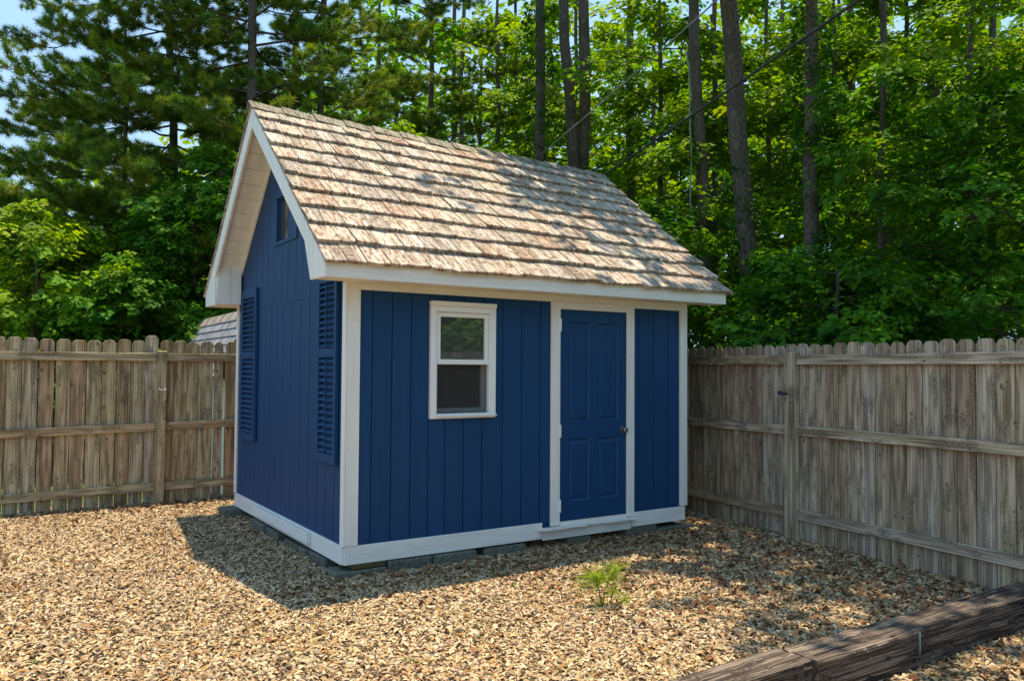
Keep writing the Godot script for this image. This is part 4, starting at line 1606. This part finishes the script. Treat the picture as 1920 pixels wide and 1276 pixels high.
func build_plants() -> void:
	tnoise.seed = 21
	tnoise.frequency = 0.8
	spray = leaf_spray(15, 0.42, 0.085, 0.135, 0.34)
	spray_b = leaf_spray(11, 0.30, 0.07, 0.12, 0.46)
	tuft = pine_tuft()
	# broadleaf greens: a mid tone, and a lighter one with sunlight painted in
	var GN := [Color(0.115, 0.285, 0.024), Color(0.165, 0.335, 0.026), Color(0.085, 0.24, 0.026)]
	var G_SUNLIT := [Color(0.25, 0.39, 0.024), Color(0.32, 0.44, 0.026), Color(0.19, 0.335, 0.024)]
	var PD := [Color(0.15, 0.27, 0.030), Color(0.24, 0.35, 0.034), Color(0.10, 0.21, 0.030), Color(0.34, 0.39, 0.034)]
	# tall pines whose trunks rise past the top of the view
	var tall := [
		[Vector3(9.062, -0.1, -3.644), 0.195, Vector3(-0.0629, 0, -0.0412), 20.0, 13.5, [0.3, 5.2, 420], "stout pine trunk leaning slightly, ivy climbing its lower half, behind the grey fence"],
		[Vector3(10.565, -0.1, -6.245), 0.158, Vector3(-0.0288, 0, -0.0188), 20.0, 13.5, [0.2, 2.6, 90], "tall straight pine trunk with a pale cable hanging beside it"],
		[Vector3(9.02, -0.1, -8.45), 0.165, Vector3(-0.045, 0, -0.03), 21.0, 14.5, [], "leaning pine trunk of the close pair above the roof ridge"],
		[Vector3(9.106, -0.1, -8.75), 0.178, Vector3.ZERO, 21.0, 14.5, [], "upright pine trunk of the close pair above the roof ridge"],
		[Vector3(9.895, -0.1, -16.243), 0.095, Vector3.ZERO, 22.0, 12.0, [], "slender pine of a thin pair seen over the roof ridge"],
		[Vector3(10.58, -0.1, -16.99), 0.10, Vector3.ZERO, 22.0, 12.5, [], "second slender pine of the thin pair seen over the roof ridge"],
		[Vector3(11.8, -0.1, -10.2), 0.14, Vector3.ZERO, 21.0, 14.0, [2.0, 9.0, 200], "dark leaf-wrapped trunk between the close pine pair and the cable pine"],
		[Vector3(11.78, -0.1, -3.06), 0.085, Vector3(0.0, 0, 0.0), 18.0, 12.0, [], "thin bare trunk deep behind the grey fence with a low forked limb"],
		[Vector3(13.6, -0.1, -3.05), 0.10, Vector3.ZERO, 19.0, 13.0, [], "slim straight trunk deep behind the timber end of the grey fence"],
		[Vector3(14.87, -0.1, -5.8), 0.11, Vector3.ZERO, 19.0, 13.0, [], "slim grey trunk far back in the wood behind the ivy-covered one"],
		[Vector3(12.92, -0.1, -8.28), 0.09, Vector3.ZERO, 20.0, 13.0, [], "slim dark trunk between the leaning ivy pine and the cable pine"],
		[Vector3(7.53, -0.1, -8.23), 0.14, Vector3.ZERO, 20.0, 14.0, [1.5, 9.5, 420], "dark ivy-wrapped pine carrying the overhead cables"],
		[Vector3(13.5, -0.1, -1.93), 0.085, Vector3.ZERO, 18.0, 13.0, [], "thin dark trunk furthest along the grey fence"],
	]
	for q in tall:
		var o := {"H": q[3], "r": q[1], "cb": q[4], "cr": 2.2, "whorls": 3, "per": 3, "lean": q[2], "pal": PD, "dens": 0.7}
		if q[5].size():
			o.ivy = q[5]
		pine(q[6], "tall trunks of the wood", q[0], o)
	# the spreading pines at the left
	pine("spreading pine with long drooping limbs, tallest over the brown fence", "spreading pines", Vector3(1.35, -0.1, -12.3), {"H": 14.0, "r": 0.12, "cb": 2.6, "cr": 4.1, "whorls": 22, "per": 5, "droop": 0.16, "lean": Vector3(-0.05, 0, -0.03), "pal": PD, "reach": 3.3, "dens": 1.0})
	pine("low pine with limbs drooping over the bushes behind the brown fence", "spreading pines", Vector3(0.0, -0.1, -11.9), {"H": 8.5, "r": 0.08, "cb": 2.6, "cr": 2.6, "whorls": 11, "per": 5, "droop": 0.12, "pal": PD, "reach": 3.3})
	pine("grey-trunked pine rising just left of the roof peak", "spreading pines", Vector3(2.094, -0.1, -10.6), {"H": 15.0, "r": 0.13, "cb": 5.6, "cr": 2.9, "whorls": 13, "per": 4, "pal": PD, "reach": 3.1})
	pine("bare-stemmed pine rising just behind the roof ridge", "spreading pines", Vector3(3.99, -0.1, -11.75), {"H": 16.0, "r": 0.108, "cb": 6.2, "cr": 2.6, "whorls": 11, "per": 4, "pal": PD})
	pine("slim pine half hidden between the two grey-trunked pines", "spreading pines", Vector3(4.12, -0.1, -14.05), {"H": 16.0, "r": 0.11, "cb": 6.0, "cr": 2.8, "whorls": 10, "per": 4, "pal": PD})
	pine("broad pine behind the middle of the roof ridge", "spreading pines", Vector3(8.0, -0.1, -14.2), {"H": 16.0, "r": 0.11, "cb": 5.0, "cr": 3.3, "whorls": 12, "per": 5, "pal": PD})
	# understorey along the grey fence and through the wood
	var und := [
		[7.75, -1.25, 3.2, 1.4, 0], [9.3, -1.55, 6.4, 1.9, 0], [10.4, -0.75, 7.6, 2.2, 1], [9.9, 0.45, 6.2, 2.0, 0], [12.0, 0.42, 8.0, 2.3, 0],
		[7.9, -5.3, 4.6, 1.7, 0], [6.58, -7.06, 5.2, 1.8, 0], [6.31, -9.03, 6.4, 2.0, 1], [11.7, -7.2, 10.0, 2.5, 1], [12.9, -4.9, 10.0, 2.5, 1], [14.0, -3.99, 10.5, 2.7, 1], [14.4, -2.55, 10.0, 2.6, 0],
		[5.85, -11.73, 7.4, 2.2, 1], [11.1, -8.29, 11.0, 2.8, 1], [14.0, -7.57, 12.0, 3.0, 1], [17.1, -6.7, 12.0, 3.1, 1], [10.64, -10.97, 12.0, 3.0, 1], [9.43, -12.96, 12.0, 3.0, 1], [5.67, -15.43, 8.0, 2.6, 1],
	]
	for q in und:
		var big: bool = q[2] > 10.2
		var low: bool = q[2] < 5.5
		var lab := "low broadleaf sapling with fresh green leaves in the thicket" if low else ("deep green broadleaf tree in the thicket beyond the grey fence" if q[4] == 0 else ("tall broadleaf tree in sunlit yellow-green deep in the wood" if big else "sunlit yellow-green broadleaf tree of middling height in the thicket"))
		broadleaf("understorey_tree", lab, "thicket of broadleaf trees", Vector3(q[0], -0.1, q[1]), {"H": q[2], "r": 0.06 + q[2] * 0.004, "cb": 1.8 if big else 1.1, "cr": q[3], "limbs": 24, "sprays": 640, "scale": 1.35 if q[2] > 9.0 else 1.0, "pal": G_SUNLIT if q[4] == 1 else GN})
	# trees over the brown fence at the left
	var left := [
		[-1.59, -9.2, 4.1, 1.8, G_SUNLIT, "sunlit yellow-green bush at the open end of the brown fence"], [-2.75, -10.6, 5.0, 2.0, G_SUNLIT, "taller sunlit green bush behind the yellow-green one"], [-0.64, -10.6, 4.0, 1.6, G_SUNLIT, "sunlit yellow-green bush below the drooping pine limbs"],
		[-0.08, -9.04, 3.6, 1.5, GN, "mid-green bush above the brown fence's paler picket"], [0.78, -9.07, 4.8, 1.7, GN, "dark green bush beside the neighbouring roof"], [1.3, -9.3, 5.5, 1.6, GN, "dark leafy tree rising behind the neighbouring roof"],
		[-3.36, -15.37, 5.4, 1.9, GN, "loose tree far behind the bushes, against open sky"],
	]
	for q in left:
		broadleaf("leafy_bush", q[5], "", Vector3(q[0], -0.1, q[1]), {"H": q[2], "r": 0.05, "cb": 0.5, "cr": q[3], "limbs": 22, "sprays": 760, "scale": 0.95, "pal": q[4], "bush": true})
	# big trees whose limbs reach out over the yard from beyond the grey fence
	broadleaf("shade_tree", "dark ivy-covered trunk behind the grey fence post, limbs spread high over the shed", "", Vector3(8.95, -0.1, -2.52), {"H": 13.5, "r": 0.15, "cb": 8.4, "cr": 6.0, "limbs": 28, "sprays": 1500, "scale": 1.2, "pal": GN, "bias": PI, "ivy": [0.2, 8.0, 380]})
	broadleaf("shade_tree", "tall broadleaf tree beyond the grey fence, limbs spread high over the timbers", "", Vector3(6.9, -0.1, 2.3), {"H": 12.5, "r": 0.17, "cb": 6.8, "cr": 4.6, "limbs": 24, "sprays": 680, "scale": 1.15, "pal": GN, "bias": PI})
	# trees across the lower terrace, which the shed window mirrors
	for q in [[5.9, 8.6, 6.0], [8.3, 10.6, 7.0], [6.0, 13.0, 8.0], [9.5, 14.5, 9.5], [12.0, 19.0, 11.0], [2.5, 17.0, 10.0], [15.0, 14.0, 10.0]]:
		broadleaf("garden_tree", "broadleaf tree standing across the lower terrace from the shed", "trees across the lower terrace", Vector3(q[0], -0.1, q[1]), {"H": q[2], "r": 0.12, "cb": 1.2, "cr": 2.8, "limbs": 22, "sprays": 1000, "scale": 1.5, "pal": GN})
	# the far wood: one mass
	var wood := thing("far_woodland", "distant mass of woodland closing off the view", "woodland", Vector3.ZERO, "", "stuff")
	var xfs := []
	var cols := []
	var mb := MB.new()
	var eye := Vector3(-2.25, 0, 5.67)
	for i in 64:
		var az := lerpf(-0.02, 1.35, (i + R(0, 1)) / 64.0)   # from straight back round to the right
		var dist := R(27.0, 44.0)
		var c := eye + Vector3(sin(az), 0, -cos(az)) * dist
		var hh := lerpf(7.0, 16.0, clampf((az - 0.05) / 0.35, 0.0, 1.0)) * R(0.8, 1.15)
		var rr := R(2.2, 3.6)
		mb.tube([Vector3(c.x, -0.1, c.z), Vector3(c.x + R(-0.3, 0.3), hh * 0.9, c.z)], [R(0.1, 0.2), 0.05], 6, tone(0.7, 1.0))
		var kind: Array = G_SUNLIT if i % 3 > 0 else GN  # most far crowns get the leaf colour brightened as if sunlit
		for k in 190:
			var u := Vector3(rng.randfn(0, 1), rng.randfn(0, 1), rng.randfn(0, 1)).normalized()
			var f := pow(rng.randf(), 0.4)
			var y := hh * 0.52 + u.y * f * hh * 0.52
			var wob := 1.0 + 0.35 * tnoise.get_noise_3d(u.x * 2.0 + c.x, u.y * 3.0, u.z * 2.0 + c.z)
			var p := Vector3(c.x + u.x * f * rr * wob, maxf(0.3, y), c.z + u.z * f * rr * wob)
			var yaw := R(0, TAU)
			xfs.append(Transform3D(frame_along(Vector3(cos(yaw), R(-0.5, 0.2), sin(yaw)), R(-0.7, 0.7)) * Basis.from_scale(Vector3.ONE * R(1.8, 2.9)), p))
			var cc: Color = kind[rng.randi() % 3] * R(0.85, 1.15)
			cc.a = 1.0
			cols.append(cc)
	var o1 := part(wood, "trunks", mb, M.bark)
	o1.set_meta("kind", "stuff")
	var o2 := many(wood, "foliage", spray, M.leaf, xfs, cols)
	o2.set_meta("kind", "stuff")

func build_seedling() -> void:
	var t := thing("pine_seedling", "small bright green pine seedling growing out of the mulch", "seedling", Vector3(1.19, 0.0, 1.58))
	var rt := Vector3(0.836, 0, 0.548)
	var mb := MB.new()
	var heads := [
		[Vector3(-0.045, 0.0, 0.0), rt * -0.02 + Vector3(0, 0.12, 0), rt * 0.03 + Vector3(0.0, 0.255, 0.02), 62, 0.12, 0.9],
		[Vector3(-0.045, 0.0, 0.0), rt * -0.07 + Vector3(0, 0.11, 0.02), rt * -0.095 + Vector3(0, 0.215, 0.03), 120, 0.15, 0.35],
		[Vector3(0.01, 0.0, 0.0), rt * 0.02 + Vector3(0, 0.05, 0), rt * 0.045 + Vector3(0, 0.10, -0.02), 36, 0.09, 0.6],
		[Vector3(0.03, 0.0, 0.01), rt * 0.08 + Vector3(0, 0.03, 0), rt * 0.11 + Vector3(0, 0.055, 0.0), 34, 0.075, 0.5],
		[Vector3(-0.05, 0.0, 0.01), rt * -0.05 + Vector3(0, 0.02, 0.02), rt * -0.06 + Vector3(0, 0.045, 0.03), 24, 0.07, 0.4],
	]
	var nd := MB.new()
	for h in heads:
		mb.tube([h[0], h[1], h[2]], [0.0045, 0.004, 0.0028], 6, Color(0.7, 0.5, 0.4))
		var ax: Vector3 = (h[2] - h[1]).normalized()
		for i in int(h[3] * 1.5):
			var s := R(0.35, 1.03)
			var b: Vector3 = h[1].lerp(h[2], s)
			var d: Vector3 = (Vector3(R(-1, 1), R(-0.5, 0.9), R(-1, 1)).normalized() + ax * h[5]).normalized()
			var ln: float = h[4] * R(0.85, 1.35)
			var sd := d.cross(Vector3(R(-1, 1), R(-1, 1), R(-1, 1))).normalized() * 0.0019
			var k := R(0.7, 1.2)
			var col := Color(0.36 * k, 0.46 * k, 0.05 * k)
			var prev := b
			for e in 3:
				var f := (e + 1) / 3.0
				var q: Vector3 = b + d * ln * f - Vector3(0, 0.35 * ln * f * f * (1.0 - h[5] * 0.6), 0)
				q.y = maxf(q.y, 0.012)
				var w0 := sd * (1.0 - e * 0.22)
				var w1 := sd * (1.0 - (e + 1) * 0.22)
				nd.tri(prev + w0, q + w1, q - w1, col)
				nd.tri(prev + w0, q - w1, prev - w0, col)
				prev = q
	part(t, "stem", mb, M.bark)
	part(t, "needles", nd, M.leaf)

func cable(label: String, pts: Array, sag: float, r: float, mat: Material, group := "") -> void:
	var mb := MB.new()
	var path := []
	var rad := []
	for i in pts.size() - 1:
		for k in 16:
			var t := k / 16.0
			path.append(pts[i].lerp(pts[i + 1], t) - Vector3(0, sag * 4.0 * t * (1.0 - t), 0))
			rad.append(r)
	path.append(pts[pts.size() - 1])
	rad.append(r)
	mb.tube(path, rad, 6, Color.WHITE)
	var o := part(self, "cable", mb, mat)
	tag(o, label, "cable", group)

func build_cables() -> void:
	var pole := thing("utility_pole", "brown wooden utility pole with a crossarm across the lower terrace", "pole", Vector3(2.1, -0.1, 9.6))
	var mb := MB.new()
	mb.tube([Vector3(0, -0.1, 0), Vector3(0, 3.5, 0), Vector3(0, 7.0, 0)], [0.14, 0.125, 0.105], 12, Color.WHITE)
	part(pole, "shaft", mb, M.fence)
	mb = MB.new()
	mb.bx(Vector3(-0.7, 6.35, 0.106), Vector3(0.7, 6.46, 0.2), 0.006, Color.WHITE, 0)
	part(pole, "crossarm", mb, M.fence)
	cable("thick black overhead cable running low from the ivy-wrapped pine", [Vector3(7.62, 4.83, -8.1), Vector3(4.922, 5.219, 0.948), Vector3(2.22, 5.55, 9.55)], 0.03, 0.017, M.wire, "overhead cables")
	cable("thin grey overhead cable running high from the ivy-wrapped pine", [Vector3(7.47, 6.05, -8.1), Vector3(5.251, 6.123, -1.192), Vector3(1.98, 6.33, 9.55)], 0.03, 0.011, M.greywire, "overhead cables")
	cable("thin grey cable strung from the leaning pine back to the slender pair", [Vector3(8.55, 8.25, -8.75), Vector3(9.82, 8.6, -16.2)], 0.25, 0.012, M.greywire, "overhead cables")
	var path := []
	var rad := []
	mb = MB.new()
	var top := Vector3(10.18, 8.1, -6.4)
	for i in 22:
		var t := i / 21.0
		var y := lerpf(8.1, -0.05, t)
		path.append(Vector3(lerpf(9.75, 10.15, t) + 0.05 * sin(t * 13.0) + 0.03 * sin(t * 29.0), y, lerpf(-6.15, -6.05, t)))
		rad.append(0.016)
	path.push_front(top)
	rad.push_front(0.016)
	mb.tube(path, rad, 6, Color.WHITE)
	var o := part(self, "hanging_cable", mb, M.greywire)
	tag(o, "pale kinked cable hanging down beside a tall straight pine", "cable")

func build_roof_litter() -> void:
	# pine straw lying on the shingles
	var mb := MB.new()
	for i in 5:
		var a := Vector3(R(-0.05, 0.05), R(0.0, 0.008), R(-0.05, 0.05))
		var d := Vector3(R(-1, 1), R(-0.05, 0.12), R(-1, 1)).normalized() * R(0.05, 0.11)
		var sd := d.cross(Vector3.UP).normalized() * 0.0016
		mb.tri(a - sd, a + sd, a + d + Vector3(0, 0.004, 0), Color(0.9, 0.8, 0.7))
		mb.tri(a - sd + Vector3(0, 0.002, 0), a + d * 0.7 + Vector3(0, 0.008, 0), a + sd, Color(0.9, 0.8, 0.7))
	var xfs := []
	var cols := []
	for i in 210:
		var k := rng.randi() % 9 + 1
		var t := (k - 0.16) / 10.0 - absf(rng.randfn(0.0, 0.012)) - 0.004
		if i % 3 == 0:
			t = R(0.0, 0.9)
		var x := R(ROOF_L + 0.05, ROOF_R - 0.05)
		var e := slope_point(x, clampf(t, 0.0, 1.0), 0.034 if i % 3 == 0 else 0.026)
		xfs.append(Transform3D(Basis(Vector3.RIGHT, 0.70) * Basis(Vector3.UP, R(0, TAU)) * Basis.from_scale(Vector3.ONE * R(0.6, 1.2)), e))
		cols.append(Color(0.42, 0.26, 0.13) * R(0.6, 1.1))
	var o := many(self, "pine_straw", mb.mesh(), M.chip, xfs, cols)
	tag(o, "brown pine straw caught on the shed's shingles", "pine straw", "", "stuff")

func _ready() -> void:
	rng.seed = 20240
	set_view()
	make_materials()
	M.door = M.blue.duplicate()
	M.door.heightmap_enabled = false
	M.door.roughness = 0.42
	build_ground()
	build_shed()
	build_fences()
	build_timbers()
	build_blocks()
	build_neighbour()
	build_cables()
	build_plants()
	build_seedling()
	build_roof_litter()
